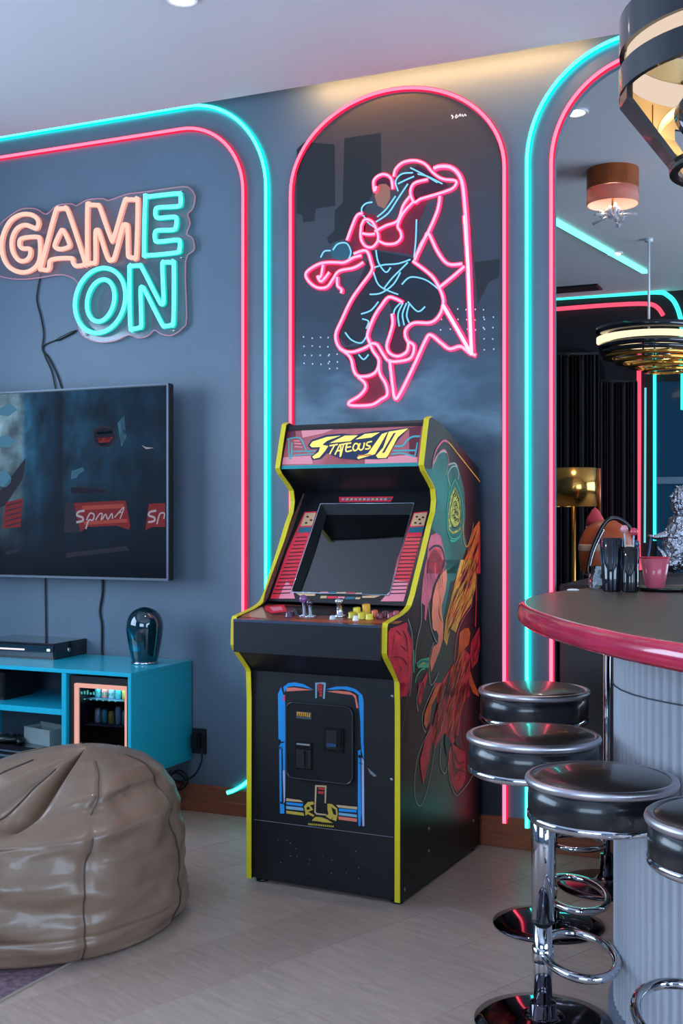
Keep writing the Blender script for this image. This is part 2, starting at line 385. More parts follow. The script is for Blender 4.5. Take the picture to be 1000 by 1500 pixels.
Nn = [(656, 470), (664, 450), (705, 446), (720, 460), (805, 625), (818, 636), (828, 622), (822, 445), (832, 430), (868, 430), (880, 445), (878, 720), (865, 745), (835, 750), (818, 738), (735, 575), (722, 558), (712, 570), (716, 740), (705, 758), (675, 764), (660, 748)]
for nm, cs, lines in (('letter_g', 'peach', [G]), ('letter_a', 'peach', [A1, A2]), ('letter_m', 'peach', [Mm]), ('letter_e', 'teal', [Ee]), ('letter_o', 'teal', [Oo, Oi]), ('letter_n', 'teal', [Nn])):
    c, s = MB(), MB()
    for L in lines:
        pp = smooth_path([SG(*p) - O for p in L], 4, True)
        c.tube([p + Vector((0, -.004, 0)) for p in pp], .0105, 8, True); s.tube([p + Vector((0, .007, 0)) for p in pp], .0125, 8, True)
    lo = c.build(nm, LETC[cs][0], root); s.build('letter_sleeve', LETC[cs][1], lo)
mb = MB()
for (x, y) in ((100, 172), (900, 62), (900, 400), (420, 790), (860, 770)): MB().tube([SG(x, y) + Vector((0, .022, 0)) - O, SG(x, y) + Vector((0, .055, 0)) - O], .006, 8).build('standoff', CHROME, root)
# sign lead with its inline switch
mb = MB().tube(smooth_path([onwall(x, y, -.008) for x, y in ((60, 400), (56, 420), (54, 440), (60, 465), (64, 490), (62, 512), (72, 525), (84, 550), (92, 575))], 5), .004, 6)
mb.tube(smooth_path([onwall(x, y, -.008) for x, y in ((112, 484), (85, 497), (64, 507), (66, 522), (76, 545), (82, 575))], 5), .0035, 6)
cb = tag(mb.build('power_cord', CORD), 'thin black cord dangling from the neon sign down behind the television', 'cord')
a, b = onwall(82, 499, -.012), onwall(110, 485, -.012)
MB().tube([a, a.lerp(b, .15), a.lerp(b, .85), b], [.004, .008, .008, .005], 8).build('inline_switch', BLACKP, cb)
for nm, pts in (('left', ((66, 835), (66.5, 870), (67, 900), (67.5, 935), (69, 965))), ('right', ((150, 835), (150, 868), (146, 895), (149, 915), (149, 945), (150, 965)))):
    tag(MB().tube(smooth_path([onwall(x, y, -.008) for x, y in pts], 5), .0042 if nm == 'left' else .0055, 6).build('power_cord', CORD),
        'thin straight black cord under the television, behind the flat black console box' if nm == 'left' else 'wavy black cord under the television, left of the glossy dark vase', 'cord')
# ================================================================== TELEVISION
YT = -.17
p1, p2 = onwall(247, 561, YT), onwall(247, 851, YT); TW, THt = 1.66, p1.z - p2.z
x1, z0, z1 = p1.x, p2.z, p1.z; x0 = x1 - TW
tv = thing('television', 'large wall mounted flat television with thin silver rim above the turquoise cabinet', 'television', ((x0 + x1) / 2, YT, z0))
O = Vector(tv.location)
SCR = bpy.data.materials.new('tv_picture'); SCR.use_nodes = True; nt = SCR.node_tree; b = nt.nodes['Principled BSDF']
b.inputs['Base Color'].default_value = (.004, .006, .01, 1); b.inputs['Roughness'].default_value = .2; b.inputs['Specular IOR Level'].default_value = .02
tc = nt.nodes.new('ShaderNodeTexCoord'); sx_ = nt.nodes.new('ShaderNodeSeparateXYZ'); mp = nt.nodes.new('ShaderNodeMapping'); mp.inputs['Scale'].default_value = (3.4, 1, 2.6)
n = nt.nodes.new('ShaderNodeTexNoise'); n.inputs['Scale'].default_value = 2.2; n.inputs['Detail'].default_value = 4
nt.links.new(tc.outputs['Object'], sx_.inputs[0]); nt.links.new(tc.outputs['Object'], mp.inputs['Vector']); nt.links.new(mp.outputs[0], n.inputs['Vector'])
def ramp(src, lo, hi, stops):
    m_ = nt.nodes.new('ShaderNodeMapRange'); m_.inputs[1].default_value = lo; m_.inputs[2].default_value = hi; nt.links.new(src, m_.inputs[0])
    r_ = nt.nodes.new('ShaderNodeValToRGB'); el = r_.color_ramp.elements
    while len(el) > 1: el.remove(el[0])
    for k_, (p_, c_) in enumerate(stops):
        e_ = el[0] if k_ == 0 else el.new(p_); e_.position = p_; e_.color = (*lin(c_), 1)
    nt.links.new(m_.outputs[0], r_.inputs[0]); return r_
xl_ = onwall(0, 700, YT).x - O.x; xr_ = TW / 2
hx = ramp(sx_.outputs[0], xl_, xr_, ((0, '8fb6cc'), (.13, '7aa2ba'), (.165, '2d6f98'), (.25, '1d5f88'), (.30, '0c3a5a'), (.36, '081c30'), (.385, '0a2034'), (.40, '1c4d70'), (.60, '164462'), (.85, '0c2a42'), (1.0, '0a2236')))  # pale left end is a window reflection painted into the picture
hz = ramp(sx_.outputs[2], 0, THt, ((0, '050608'), (.12, '0a0c10'), (.16, '30343c'), (.26, '55585e'), (.5, '9a9a9a'), (.8, 'e0e0e0'), (1, 'cfcfcf')))
hn = ramp(n.outputs['Fac'], .32, .68, ((0, '4c4c4c'), (.5, 'b0b0b0'), (1, 'ffffff')))
def mul(a_, b_):
    m_ = nt.nodes.new('ShaderNodeMix'); m_.data_type = 'RGBA'; m_.blend_type = 'MULTIPLY'; m_.inputs[0].default_value = 1
    nt.links.new(a_, m_.inputs[6]); nt.links.new(b_, m_.inputs[7]); return m_.outputs[2]
nt.links.new(mul(mul(hx.outputs[0], hz.outputs[0]), hn.outputs[0]), b.inputs['Emission Color']); b.inputs['Emission Strength'].default_value = 1.15
MB().box((-TW / 2, .002, 0), (TW / 2, .045, THt), bevel=.004).build('casing', M('tv_casing', '14161a', .4), tv)
MB().box((-TW / 2 + .012, -.003, .012), (TW / 2 - .012, .004, THt - .012)).build('screen', SCR, tv)
rim = MB()
for lo, hi in (((-TW / 2, -.004, 0), (TW / 2, .006, .010)), ((-TW / 2, -.004, THt - .008), (TW / 2, .006, THt)), ((TW / 2 - .010, -.004, .01), (TW / 2, .006, THt - .008)), ((-TW / 2, -.004, .01), (-TW / 2 + .01, .006, THt - .008))): rim.box(lo, hi)
rim.build('bezel', M('brushed_silver', '4a525e', .4, .6), tv)
MB().box((-.3, .045, .2), (.3, .075, .7)).box((-.2, .075, .3), (.2, .1695, .6)).build('wall_bracket', BLACKP, tv)
# what the screen shows: blurred race-track picture with red banners, flat on the glass
def tvp(x, y): return onwall(x, y, YT - .0036) - O
pic = MB()
PM = [M('picture_pale', '000000', .2, emit='4f87a8', es=.6, spec=.02), M('picture_dark', '000000', .2, emit='04101c', es=1, spec=.02), M('picture_red', '000000', .2, emit='7c2c34', es=.6, spec=.02), M('picture_white', '000000', .2, emit='a8a4b4', es=.6, spec=.02), M('picture_blue', '000000', .2, emit='0d4468', es=1, spec=.02), M('picture_grey', '000000', .2, emit='2a2c3c', es=.7, spec=.02), M('picture_steel', '000000', .2, emit='3f6c88', es=.6, spec=.02), M('picture_rust', '000000', .2, emit='a04a44', es=.6, spec=.02)]
def tq(pts, mi, l=0): pic.poly([tvp(*p) + Vector((0, -.0004 * l, 0)) for p in pts], mi)
tq([(0, 640), (10, 636), (14, 640), (24, 646), (20, 650), (14, 656), (0, 654)], 0, 1); tq([(0, 690), (8, 689), (12, 694), (17, 700), (15, 708), (8, 714), (0, 712)], 0, 1); tq([(0, 598), (8, 594), (14, 590), (22, 597), (26, 600), (12, 610), (0, 608)], 0, 1)  # pale patches within the painted window reflection
tq([(0, 720), (38, 670), (34, 700), (8, 740), (0, 744)], 5, 1)
tq([(8, 736), (34, 730), (30, 772), (4, 774)], 2, 1)
for k in range(5): tq([(9, 740 + k * 7.5), (32, 734 + k * 7.5), (31, 736 + k * 7.5), (9, 742 + k * 7.5)], 5, 2)
tq([(96, 736), (108, 735), (118, 779), (94, 780)], 5, 1)
tq([(108, 737), (184, 733), (191, 770), (189, 776), (170, 770), (128, 772), (118, 779)], 2, 1); tq([(218, 738), (242, 737), (242, 772), (222, 772), (213, 777)], 2, 1)
tq([(120, 741), (180, 738), (183, 744), (122, 747)], 7, 2); tq([(122, 764), (186, 760), (187, 765), (124, 769)], 7, 2)
tq([(98, 810), (185, 800), (190, 806), (96, 817)], 5, 1); tq([(8, 808), (26, 804), (28, 808), (10, 813)], 5, 1)
tq([(139, 632), (150, 626), (164, 628), (168, 640), (160, 654), (146, 655), (136, 644)], 5, 1); tq([(142, 634), (164, 632), (164, 635.5), (143, 637.5)], 1, 2); tq([(141, 643), (150, 641), (150, 645), (143, 646)], 1, 2); tq([(154, 641), (163, 640), (160, 645), (154, 645)], 1, 2); tq([(144, 649), (160, 647), (156, 652), (147, 653)], 1, 2)
tq([(176, 612), (183, 608), (185, 630), (181, 652), (174, 646), (178, 630)], 5, 1); tq([(107, 692), (122, 686), (124, 689), (108, 699)], 6, 1); tq([(104, 714), (128, 712), (156, 719), (158, 723), (105, 722)], 5, 1); tq([(207, 652), (214, 655), (226, 656), (214, 658)], 3, 1)
for pts, w_ in (([(124, 748), (115, 750), (113, 755), (121, 758), (121, 763), (112, 765)], .011), ([(127, 762), (132, 752), (138, 754), (136, 762), (130, 762), (126, 775)], .008), ([(140, 762), (146, 753), (150, 753), (148, 762)], .007), ([(150, 761), (155, 753), (158, 761), (164, 752), (165, 760)], .007), ([(168, 758), (174, 751), (182, 743), (176, 760)], .006), ([(172, 752), (180, 750)], .005),
                ([(229, 748), (220, 750), (218, 755), (226, 758), (226, 763), (217, 765)], .010), ([(230, 768), (234, 753), (241, 752), (240, 760)], .007)):
    pic.stroke([tvp(*p) + Vector((0, -.0014, 0)) for p in smooth_path([Vector((*p, 0)) for p in pts], 3)] if False else [tvp(p.x, p.y) + Vector((0, -.0014, 0)) for p in smooth_path([Vector((x, y, 0)) for x, y in pts], 3)], w_, (0, 1, 0), 3)
tq([(136, 628), (150, 623), (168, 627), (172, 645), (160, 655), (140, 652)], 5, 1); tq([(140, 632), (165, 630), (166, 634), (141, 636)], 1, 2); tq([(142, 642), (166, 640), (160, 648), (146, 649)], 2, 2)
tq([(172, 620), (182, 608), (185, 640), (178, 655)], 6, 1); tq([(105, 690), (122, 684), (112, 700), (104, 702)], 6, 1); tq([(104, 714), (150, 716), (158, 722), (105, 723)], 5, 1)
pic.build('picture', PM, tv, fix=False)

# ================================================================== TURQUOISE CABINET
TQ = M('turquoise_lacquer', '14a2be', .30, spec=.5, coat=.2)
cA = onwall(281, 967, -.012); XCR = cA.x; ZT = cA.z; ZB = onwall(281, 1112, -.012).z
YF = onplane(192, 990, cA, (1, 0, 0)).y; YBK = -.012; XCL = XCR - 1.9
con = thing('media_cabinet', 'turquoise wall hung media cabinet with open shelves under the television', 'cabinet', ((XCR + XCL) / 2, YBK, ZB))
O = Vector(con.location); t = .018
def cb_(name, lo, hi, m=TQ): return MB().box(tuple(Vector(lo) - O), tuple(Vector(hi) - O), bevel=.0015).build(name, m, con)
xd1, xd0 = onwall(96.5, 1000, YF).x, onwall(89.5, 1000, YF).x
zs1, zs0 = onwall(90, 1029.5 + 10, YF).z, onwall(90, 1048, YF).z
cb_('top_panel', (XCL, YF, ZT - t), (XCR, YBK, ZT)); cb_('bottom_panel', (XCL, YF, ZB), (XCR, YBK, ZB + t))
cb_('side_panel', (XCR - t, YF, ZB + t), (XCR, YBK, ZT - t)); cb_('side_panel', (XCL, YF, ZB + t), (XCL + t, YBK, ZT - t))
cb_('divider', (xd0, YF + .002, ZB + t), (xd1, YBK - .01, ZT - t)); cb_('divider', (xd0 - .78, YF + .002, ZB + t), (xd1 - .78, YBK - .01, ZT - t))
cb_('shelf', (xd1 - .78, YF + .004, zs0), (xd0, YBK - .01, zs1))
cb_('back_panel', (XCL + t, YBK - .01, ZB + t), (XCR - t, YBK, ZT - t), M('slate_back_panel', '3d4a58', .5))
MB().box(tuple(Vector((XCR - .16, -.16, 0)) - O), tuple(Vector((XCR - .13, -.13, ZB)) - O)).build('leg', M('black_metal', '0d0e11', .4, .6), con)
MB().box(tuple(Vector((XCL + .13, -.16, 0)) - O), tuple(Vector((XCL + .16, -.13, ZB)) - O)).build('leg', MATS['black_metal'], con)
# lit display fridge in the right bay
fx0, fx1 = xd1 + .006, XCR - t - .006; fz0, fz1 = ZB + t + .001, ZT - t - .012
fr = thing('display_fridge', 'small glass fronted display fridge with glowing pink edge in the turquoise cabinet', 'fridge', ((fx0 + fx1) / 2, -.2, fz0)); O2 = Vector(fr.location)
def fb(name, lo, hi, m, par=None, bv=0): return MB().box(tuple(Vector(lo) - O2), tuple(Vector(hi) - O2), bevel=bv).build(name, m, par or fr)
DK = M('fridge_black', '1b1a1e', .35)
yf = YF + .02
mb = MB()
for lo, hi in (((fx0, yf, fz0), (fx0 + .02, -.06, fz1)), ((fx1 - .012, yf, fz0), (fx1, -.06, fz1)), ((fx0 + .02, yf, fz1 - .03), (fx1 - .012, -.06, fz1)), ((fx0 + .02, yf, fz0), (fx1 - .012, -.06, fz0 + .02)), ((fx0 + .02, -.08, fz0 + .02), (fx1 - .012, -.06, fz1 - .03))):
    mb.box(tuple(Vector(lo) - O2), tuple(Vector(hi) - O2))
mb.build('fridge_body', DK, fr)
gx0, gx1, gz1, gz0 = fx0 + .024, fx1 - .014, fz1 - .035, fz0 + .024
mb = MB(); ww = .017
for lo, hi in (((gx0, yf + .001, gz0), (gx0 + ww, yf + .02, gz1)), ((gx1 - ww * .6, yf + .001, gz0), (gx1, yf + .02, gz1)), ((gx0 + ww, yf + .001, gz1 - ww), (gx1 - ww * .6, yf + .02, gz1)), ((gx0 + ww, yf + .001, gz0), (gx1 - ww * .6, yf + .02, gz0 + ww))):
    mb.box(tuple(Vector(lo) - O2), tuple(Vector(hi) - O2))
mb.build('light_frame', EM('fridge_edge_light', (1, .50, .42), .72), fr)
fb('glass_door', (gx0 + ww, yf + .012, gz0 + ww), (gx1 - ww * .6, yf + .016, gz1 - ww), M('smoked_glass', '8fa0b0', .05, trans=1, ior=1.1), fr)
ORD = ('first', 'second', 'third', 'fourth', 'fifth', 'last')
cols = [('c9a94a', 'gold'), ('4fb0b8', 'aqua'), ('d8dde4', 'white'), ('c46a5a', 'coral'), ('6fc3c8', 'pale aqua'), ('a9b4c0', 'silver')]
for k in range(1, 3):
    zz = gz0 + .06 + k * .115
    fb('shelf', (gx0 + ww, yf + .06, zz - .004), (gx1 - ww, -.09, zz), M('fridge_shelf', '3a4a55', .3))
    for q in range(6):
        xx = gx0 + ww + .028 + q * .037; h = random.uniform(.05, .08); c_, cn_ = cols[(q * 5 + k * 2) % 6]
        it = thing('drink_can', '%s can on the %s shelf of the display fridge, %s from the left' % (cn_, ('lower', 'upper')[k - 1], ORD[q]), 'can', (xx, yf + .12, zz), group='cans in the display fridge')
        MB().lathe([(.012, 0), (.015, .004), (.015, h - .008), (.011, h)], 12).build('can_body', M('can_' + c_, c_, .3, .3), it)
mb = MB()
for k in range(13):
    xx = gx0 + ww + .012 + k * .0165
    for zz, h in ((gz1 - ww - .03, .010 + .004 * (k % 3)), (gz1 - ww - .055, .005 if k % 2 else .0)):
        if h: mb.box(tuple(Vector((xx, yf + .010, zz)) - O2), tuple(Vector((xx + .008, yf + .0118, zz + h)) - O2))
mb.build('display_light', EM('display_teal', (.10, .62, .60), .55), fr)
area('fridge_lamp', ((fx0 + fx1) / 2, yf + .10, gz1 - .03), (0, 0, 0), .18, .05, 2.2, (.45, .9, 1))

# things on and in the cabinet
def pbox(name, label, cat, p, sx, sy, sz, rz, m, bv=.004):
    r = thing(name, label, cat, p, rz); MB().box((-sx / 2, -sy / 2, 0), (sx / 2, sy / 2, sz), bevel=bv).build('casing', m, r); return r
pT = onplane(66, 966, (0, 0, ZT), ZV)
bA = onplane(127, 957, (0, 0, ZT), ZV); bC = onplane(67, 967, (0, 0, ZT), ZV)
r = pbox('console_box', 'flat black set top box lying on the turquoise cabinet under the television', 'console', (bC.x - .20, bC.y + .16, ZT), .46, .30, .078, rad(2), M('gloss_black', '0b0e14', .12, spec=.6, coat=.5))
MB().box((-.225, -.1515, .012), (.225, -.149, .066)).build('front_panel', M('teal_black_gloss', '0f2a38', .1, spec=.7, coat=.6), r)
MB().box((-.1, -.1535, .040), (.06, -.151, .048)).build('status_light', EM('status_white', (.9, .8, .85), 1.0), r)
MB().box((.19, -.1535, .040), (.207, -.151, .052)).build('status_light', EM('status_white2', (.8, .95, .9), 1.0), r)
MB().lathe([(.011, 0), (.012, .003), (.0, .003)], 16, T=Matrix.Translation((.2302, -.03, .036)) @ Matrix.Rotation(pi / 2, 4, 'Y')).build('side_port', CHROME, r)
for sx in (-.2, .2):
    for sy in (-.12, .12): MB().lathe([(.012, -.0), (.012, .002)], 10, c=(sx, sy, -.0)).build('rubber_foot', BLACKP, r)
# glossy dark dome vase
vp = onplane(212, 972, (0, 0, ZT), ZV); d_ = (vp - CAM).dot(FV); sc_ = d_ / FPX
v = thing('dome_vase', 'glossy dark teal dome shaped vase on the right end of the turquoise cabinet', 'vase', (vp.x, vp.y, ZT), rad(-20))
R0 = 27 * sc_; HH = 83 * sc_
prof = [(.68 * R0, .012), (.75 * R0, .03), (.86 * R0, .30 * HH), (.97 * R0, .52 * HH), (R0, .66 * HH), (.97 * R0, .75 * HH), (.90 * R0, .82 * HH), (.78 * R0, .88 * HH), (.60 * R0, .935 * HH), (.36 * R0, .975 * HH), (.14 * R0, .996 * HH), (0, HH)]
pr2 = [(q.x, q.y) for q in smooth_path([Vector((a, b_, 0)) for a, b_ in prof], 4)]
pr2[-1] = (0, HH)
MB().lathe(pr2, 40).build('dome', M('dark_teal_glaze', '06303c', .05, spec=.8, coat=1, metal=.35), v)
MB().lathe([(.70 * R0, 0), (.74 * R0, .006), (.70 * R0, .012), (.5 * R0, .012)], 40).build('base_ring', M('base_ring_metal', 'a9b6c2', .2, 1), v)
vis = MB(); nseg = 16; rows = []
for i in range(nseg + 1):
    a = rad(-150 + 95 * i / nseg); u = i / nseg; zl = (.28 + .16 * sin(pi * u) * 0) * HH
    zt_ = (.40 + .26 * sin(pi * u) ** .6) * HH
    for k in range(7):
        z = .24 * HH + (zt_ - .24 * HH) * k / 6
        rr = R0 * (.80 + .20 * min(1, max(0, (z / HH - .2) / .4))) * 1.012; rows.append((rr * cos(a), rr * sin(a), z))
vis.add(rows, [(i * 7 + k, i * 7 + k + 1, (i + 1) * 7 + k + 1, (i + 1) * 7 + k) for i in range(nseg) for k in range(6)], 0, True)
vis.build('face_plate', M('teal_chrome', '2b7f95', .08, .9), v)
# boxes on the inner shelves
zsh = zs1
sp_ = onwall(10, 1000, YF + .18)
r = pbox('speaker', 'black box speaker on the upper inside shelf of the turquoise cabinet', 'speaker', (onwall(27, 1000, YF + .2).x - .14, YF + .22, zsh), .26, .22, .13, 0, BLACKP)
MB().box((-.12, -.113, .012), (.12, -.109, .118)).build('grille', M('speaker_cloth', '08090b', .9, bump=(300, .3)), r)
zb_ = ZB + t
r = pbox('console_box', 'low black game console on the bottom shelf of the turquoise cabinet', 'console', (xd0 - .24, YF + .20, zb_), .44, .30, .075, rad(-4), MATS['gloss_black'])
MB().box((-.2, -.152, .02), (.2, -.149, .03)).box((-.2, -.152, .045), (.2, -.149, .052)).build('trim_line', M('console_silver', '8ca0ac', .2, .8), r)
r2 = thing('paper_box', 'small open grey carton resting on the low black console inside the cabinet', 'box', (xd0 - .22, YF + .17, zb_ + .0755), rad(-14))
mb = MB(); 
for lo, hi in (((-.095, -.05, 0), (.095, .05, .004)), ((-.095, -.05, .004), (.095, -.046, .075)), ((-.095, .046, .004), (.095, .05, .085)), ((-.095, -.046, .004), (-.091, .046, .075)), ((.091, -.046, .004), (.095, .046, .075))): mb.box(lo, hi)
mb.build('carton', M('grey_card', '7e8c8e', .7), r2)
r = thing('controller', 'dark game controller lying on the console at the cabinet bottom shelf', 'controller', (xd0 - .40, YF + .12, zb_ + .0755), rad(20))
mb = MB().lathe([(.0, 0), (.05, .004), (.055, .018), (.04, .032), (0, .034)], 20, T=Matrix.Diagonal((1.3, .75, 1, 1))); mb.tube([(-.05, 0, .018), (-.075, -.04, .014), (-.08, -.075, .012)], [.02, .018, .010], 10); mb.tube([(.05, 0, .018), (.075, -.04, .014), (.08, -.075, .012)], [.02, .018, .010], 10)
mb.build('controller_body', BLACKP, r)
mb = MB().lathe([(.008, .030), (.006, .042), (.010, .046), (0, .048)], 10, c=(-.025, -.015, 0)).lathe([(.008, .030), (.006, .042), (.010, .046), (0, .048)], 10, c=(.025, -.015, 0)); mb.build('thumbstick', M('stick_rubber', '2a2e34', .6), r)
# wall socket with plug and cables
so = thing('wall_socket', 'black wall socket with plug beside the turquoise cabinet', 'socket', onwall(291, 1085, 0)); O3 = Vector(so.location)
MB().box((-.045, -.012, -.06), (.045, 0, .06), bevel=.003).build('socket_plate', M('socket_black', '191c20', .4), so)
MB().box((-.02, -.05, -.035), (.025, -.012, .045), bevel=.008).build('plug', BLACKP, so)
pts = [onwall(x, y, -.05) for x, y in ((295, 1095), (295, 1115), (285, 1135), (265, 1145), (250, 1138), (262, 1128), (275, 1140), (268, 1155), (250, 1160), (240, 1172))]
tag(MB().tube(smooth_path(pts, 6), .0045, 6).build('power_cord', CORD), 'black cord looping from the wall socket to the floor by the cabinet', 'cord')
pts = [onwall(x, y, -.06) for x, y in ((244, 1125), (240, 1140), (258, 1132), (270, 1142), (258, 1158), (244, 1150), (250, 1128))]
tag(MB().tube(smooth_path(pts, 6), .004, 6).build('power_cord', CORD), 'tangled black cord hanging under the right end of the turquoise cabinet', 'cord')
# ================================================================== NEON ARTWORK PANEL IN THE MIDDLE ARCH
cx, rx, rz, ztop = ARCH
PANM = bpy.data.materials.new('printed_art_panel'); PANM.use_nodes = True; nt = PANM.node_tree; b = nt.nodes['Principled BSDF']
b.inputs['Roughness'].default_value = .32
tc = nt.nodes.new('ShaderNodeTexCoord'); sx_ = nt.nodes.new('ShaderNodeSeparateXYZ'); nz = nt.nodes.new('ShaderNodeTexNoise'); nz.inputs['Scale'].default_value = 3.2; nz.inputs['Detail'].default_value = 6
mp = nt.nodes.new('ShaderNodeMapping'); mp.inputs['Scale'].default_value = (1, 1, 2.2)
nt.links.new(tc.outputs['Object'], sx_.inputs[0]); nt.links.new(tc.outputs['Object'], mp.inputs[0]); nt.links.new(mp.outputs[0], nz.inputs['Vector'])
ma = nt.nodes.new('ShaderNodeMath'); ma.operation = 'MULTIPLY_ADD'; ma.inputs[1].default_value = .22; nt.links.new(nz.outputs['Fac'], ma.inputs[0])
mr = nt.nodes.new('ShaderNodeMapRange'); mr.inputs[1].default_value = 0; mr.inputs[2].default_value = ztop - .13; nt.links.new(sx_.outputs[2], mr.inputs[0]); nt.links.new(mr.outputs[0], ma.inputs[2])
rp = nt.nodes.new('ShaderNodeValToRGB'); cr = rp.color_ramp
for p_, c_ in ((.0, '1a1f2a'), (.42, '2b2733'), (.60, '2c3f50'), (.66, '5b7688'), (.71, '3a5265'), (.80, '2b3a49'), (.95, '3a3f49'), (1.0, '3e3a3e')):
    e = cr.elements[0] if p_ == 0 else (cr.elements[-1] if p_ == 1.0 else cr.elements.new(p_)); e.color = (*lin(c_), 1); e.position = p_
nt.links.new(ma.outputs[0], rp.inputs[0]); nt.links.new(rp.outputs[0], b.inputs['Base Color'])
art = thing('neon_artwork', 'arched dark panel with a pink neon figure and star above the arcade machine', 'neon artwork', (cx, 0, .13))
O = Vector(art.location)
rxp, rzp = rx - .015, rz - .015
out = [(cx - rxp, .13)] + [(x, z) for x, z in arc(cx, ztop - rz, rxp, rzp, 180, 0, 36)] + [(cx + rxp, .13)]
MB().prism([Vector((x, -.0005, z)) - O for x, z in out], (0, -.0095, 0)).build('panel', PANM, art)
AP = lambda x, y, o=-.0104: onwall(410 + x / 2.778, 100 + y / 2.778, o) - O
pr = MB(); prm = [M('print_night', '1d242b', .32), M('print_crimson', '6a1730', .35), M('print_navy', '1c212f', .35), M('print_white', 'c8d2da', .4), M('print_teal', '2a5a68', .35), M('print_plum', '3b1a30', .35), M('print_skin', '9a6a58', .4)]
def ap(pts, mi, l=0): pr.poly([AP(x, y, -.0103 - .0002 * l) for x, y in pts], mi)
ap([(68, 330), (100, 300), (222, 310), (225, 560), (145, 572), (140, 622), (95, 627), (90, 597), (68, 590)], 0)
ap([(262, 285), (410, 262), (412, 440), (330, 600), (270, 690), (200, 715), (190, 690), (222, 660), (222, 580), (255, 545)], 0)
ap([(790, 790), (895, 775), (890, 850), (850, 870), (805, 960)], 0)
# figure: flat printed masses under the tubes, no face
ap([(350, 590), (480, 620), (530, 520), (600, 540), (560, 640), (545, 760), (400, 740), (330, 680)], 1, 1)
ap([(480, 440), (560, 395), (640, 440), (690, 480), (560, 540), (530, 505)], 5, 1)
ap([(270, 690), (310, 610), (350, 600), (340, 740), (300, 760)], 1, 1); ap([(105, 830), (180, 780), (330, 760), (330, 790), (215, 840), (190, 895), (140, 890)], 1, 1)
ap([(375, 740), (540, 770), (600, 820), (650, 905), (655, 970), (610, 1035), (510, 1050), (455, 990), (440, 935), (380, 1010), (350, 1100), (270, 1130), (230, 1080), (290, 940)], 2, 1)
ap([(245, 1140), (350, 1120), (400, 1190), (390, 1235), (315, 1250)], 2, 1); ap([(325, 1255), (395, 1240), (430, 1330), (370, 1368), (285, 1366), (345, 1310)], 1, 1)
ap([(445, 1010), (510, 1060), (520, 1140), (470, 1170), (432, 1140)], 5, 1)
ap([(388, 480), (400, 450), (425, 445), (448, 465), (448, 530), (425, 572), (398, 560), (385, 525)], 6, 2); ap([(385, 490), (392, 452), (420, 440), (450, 456), (452, 490), (430, 470), (405, 472)], 5, 3)
ap([(205, 740), (225, 708), (265, 706), (290, 735), (285, 775), (240, 785), (210, 770)], 4, 2)
for (gx, gy, nx_, ny_, sx2, sy2) in ((98, 1095, 4, 4, 33, 36), (200, 1165, 2, 3, 34, 28), (655, 980, 6, 3, 35, 42), (830, 1010, 2, 4, 38, 45)):
    for i in range(nx_):
        for j in range(ny_):
            x, y = gx + i * sx2 + random.uniform(-3, 3), gy + j * sy2 + random.uniform(-3, 3); ap([(x - 2.5, y - 3), (x + 2.5, y - 3), (x + 2.5, y + 3), (x - 2.5, y + 3)], 3, 3)
for s_ in ([(697, 190), (704, 198), (700, 206)], [(712, 200), (718, 188), (722, 198), (714, 203)], [(726, 196), (732, 186), (736, 196)], [(740, 187), (745, 196), (752, 187), (757, 194)]):
    pr.stroke([AP(x, y, -.0112) for x, y in s_], .006, (0, 1, 0), 3)
pr.build('printed_picture', prm, art, fix=False)
PT = EM('art_pink_tube', (1, .30, .42), 1.9); PTS = EM('art_pink_glow', (1, .014, .06), 5.5); WT = EM('art_white_tube', (.85, .68, .85), 1.15); BT = EM('art_blue_tube', (.20, .58, .85), 1.15)
def tubes(name, lines, r, mat, halo=None, off=-.022, k=4):
    for L in lines:
        p = smooth_path([AP(x, y, off) for x, y in L], k); o = MB().tube(p, r, 6).build(name, mat, art)
        if halo: MB().tube([q + Vector((0, .007, 0)) for q in p], r * 1.75, 6).build('tube_sleeve', halo, o)
tubes('pink_tube', [[(625, 408), (650, 400), (690, 402), (722, 425), (742, 470), (752, 560), (760, 680), (765, 800)]], .0075, PT, PTS)
tubes('pale_tube', [[(752, 600), (765, 800), (772, 980), (780, 1168)], [(662, 962), (720, 1060), (778, 1162)]], .0085, WT, PTS, k=3)
tubes('pink_tube', [[(796, 1168), (770, 1158), (735, 1132), (690, 1142), (655, 1118), (612, 1085), (590, 1110), (540, 1220), (482, 1335), (466, 1338), (458, 1290), (446, 1185)]], .0065, PT, PTS, k=5)
tubes('pink_tube', [[(650, 890), (700, 850), (750, 806)], [(740, 796), (682, 796), (640, 745), (604, 672), (590, 690), (560, 752)], [(650, 520), (640, 580), (600, 672), (572, 720), (548, 782)]], .006, PT, PTS)
tubes('pink_tube', [[(462, 440), (470, 410), (500, 383), (548, 375), (590, 390), (622, 425), (660, 450), (715, 458), (706, 485), (670, 502), (610, 520), (570, 532), (545, 545), (530, 505), (545, 468), (600, 452)],
                    [(392, 480), (384, 500), (380, 460), (400, 437), (428, 432), (452, 450), (458, 490)], [(385, 664), (430, 640), (478, 620), (500, 560), (528, 520)],
                    [(400, 702), (430, 715), (470, 712), (492, 690), (490, 665), (478, 640), (500, 590), (540, 545)], [(330, 640), (345, 615), (375, 625), (395, 665), (398, 700), (375, 728), (345, 722), (328, 690), (330, 640)], [(335, 672), (360, 676), (385, 674)]], .0052, PT, PTS)
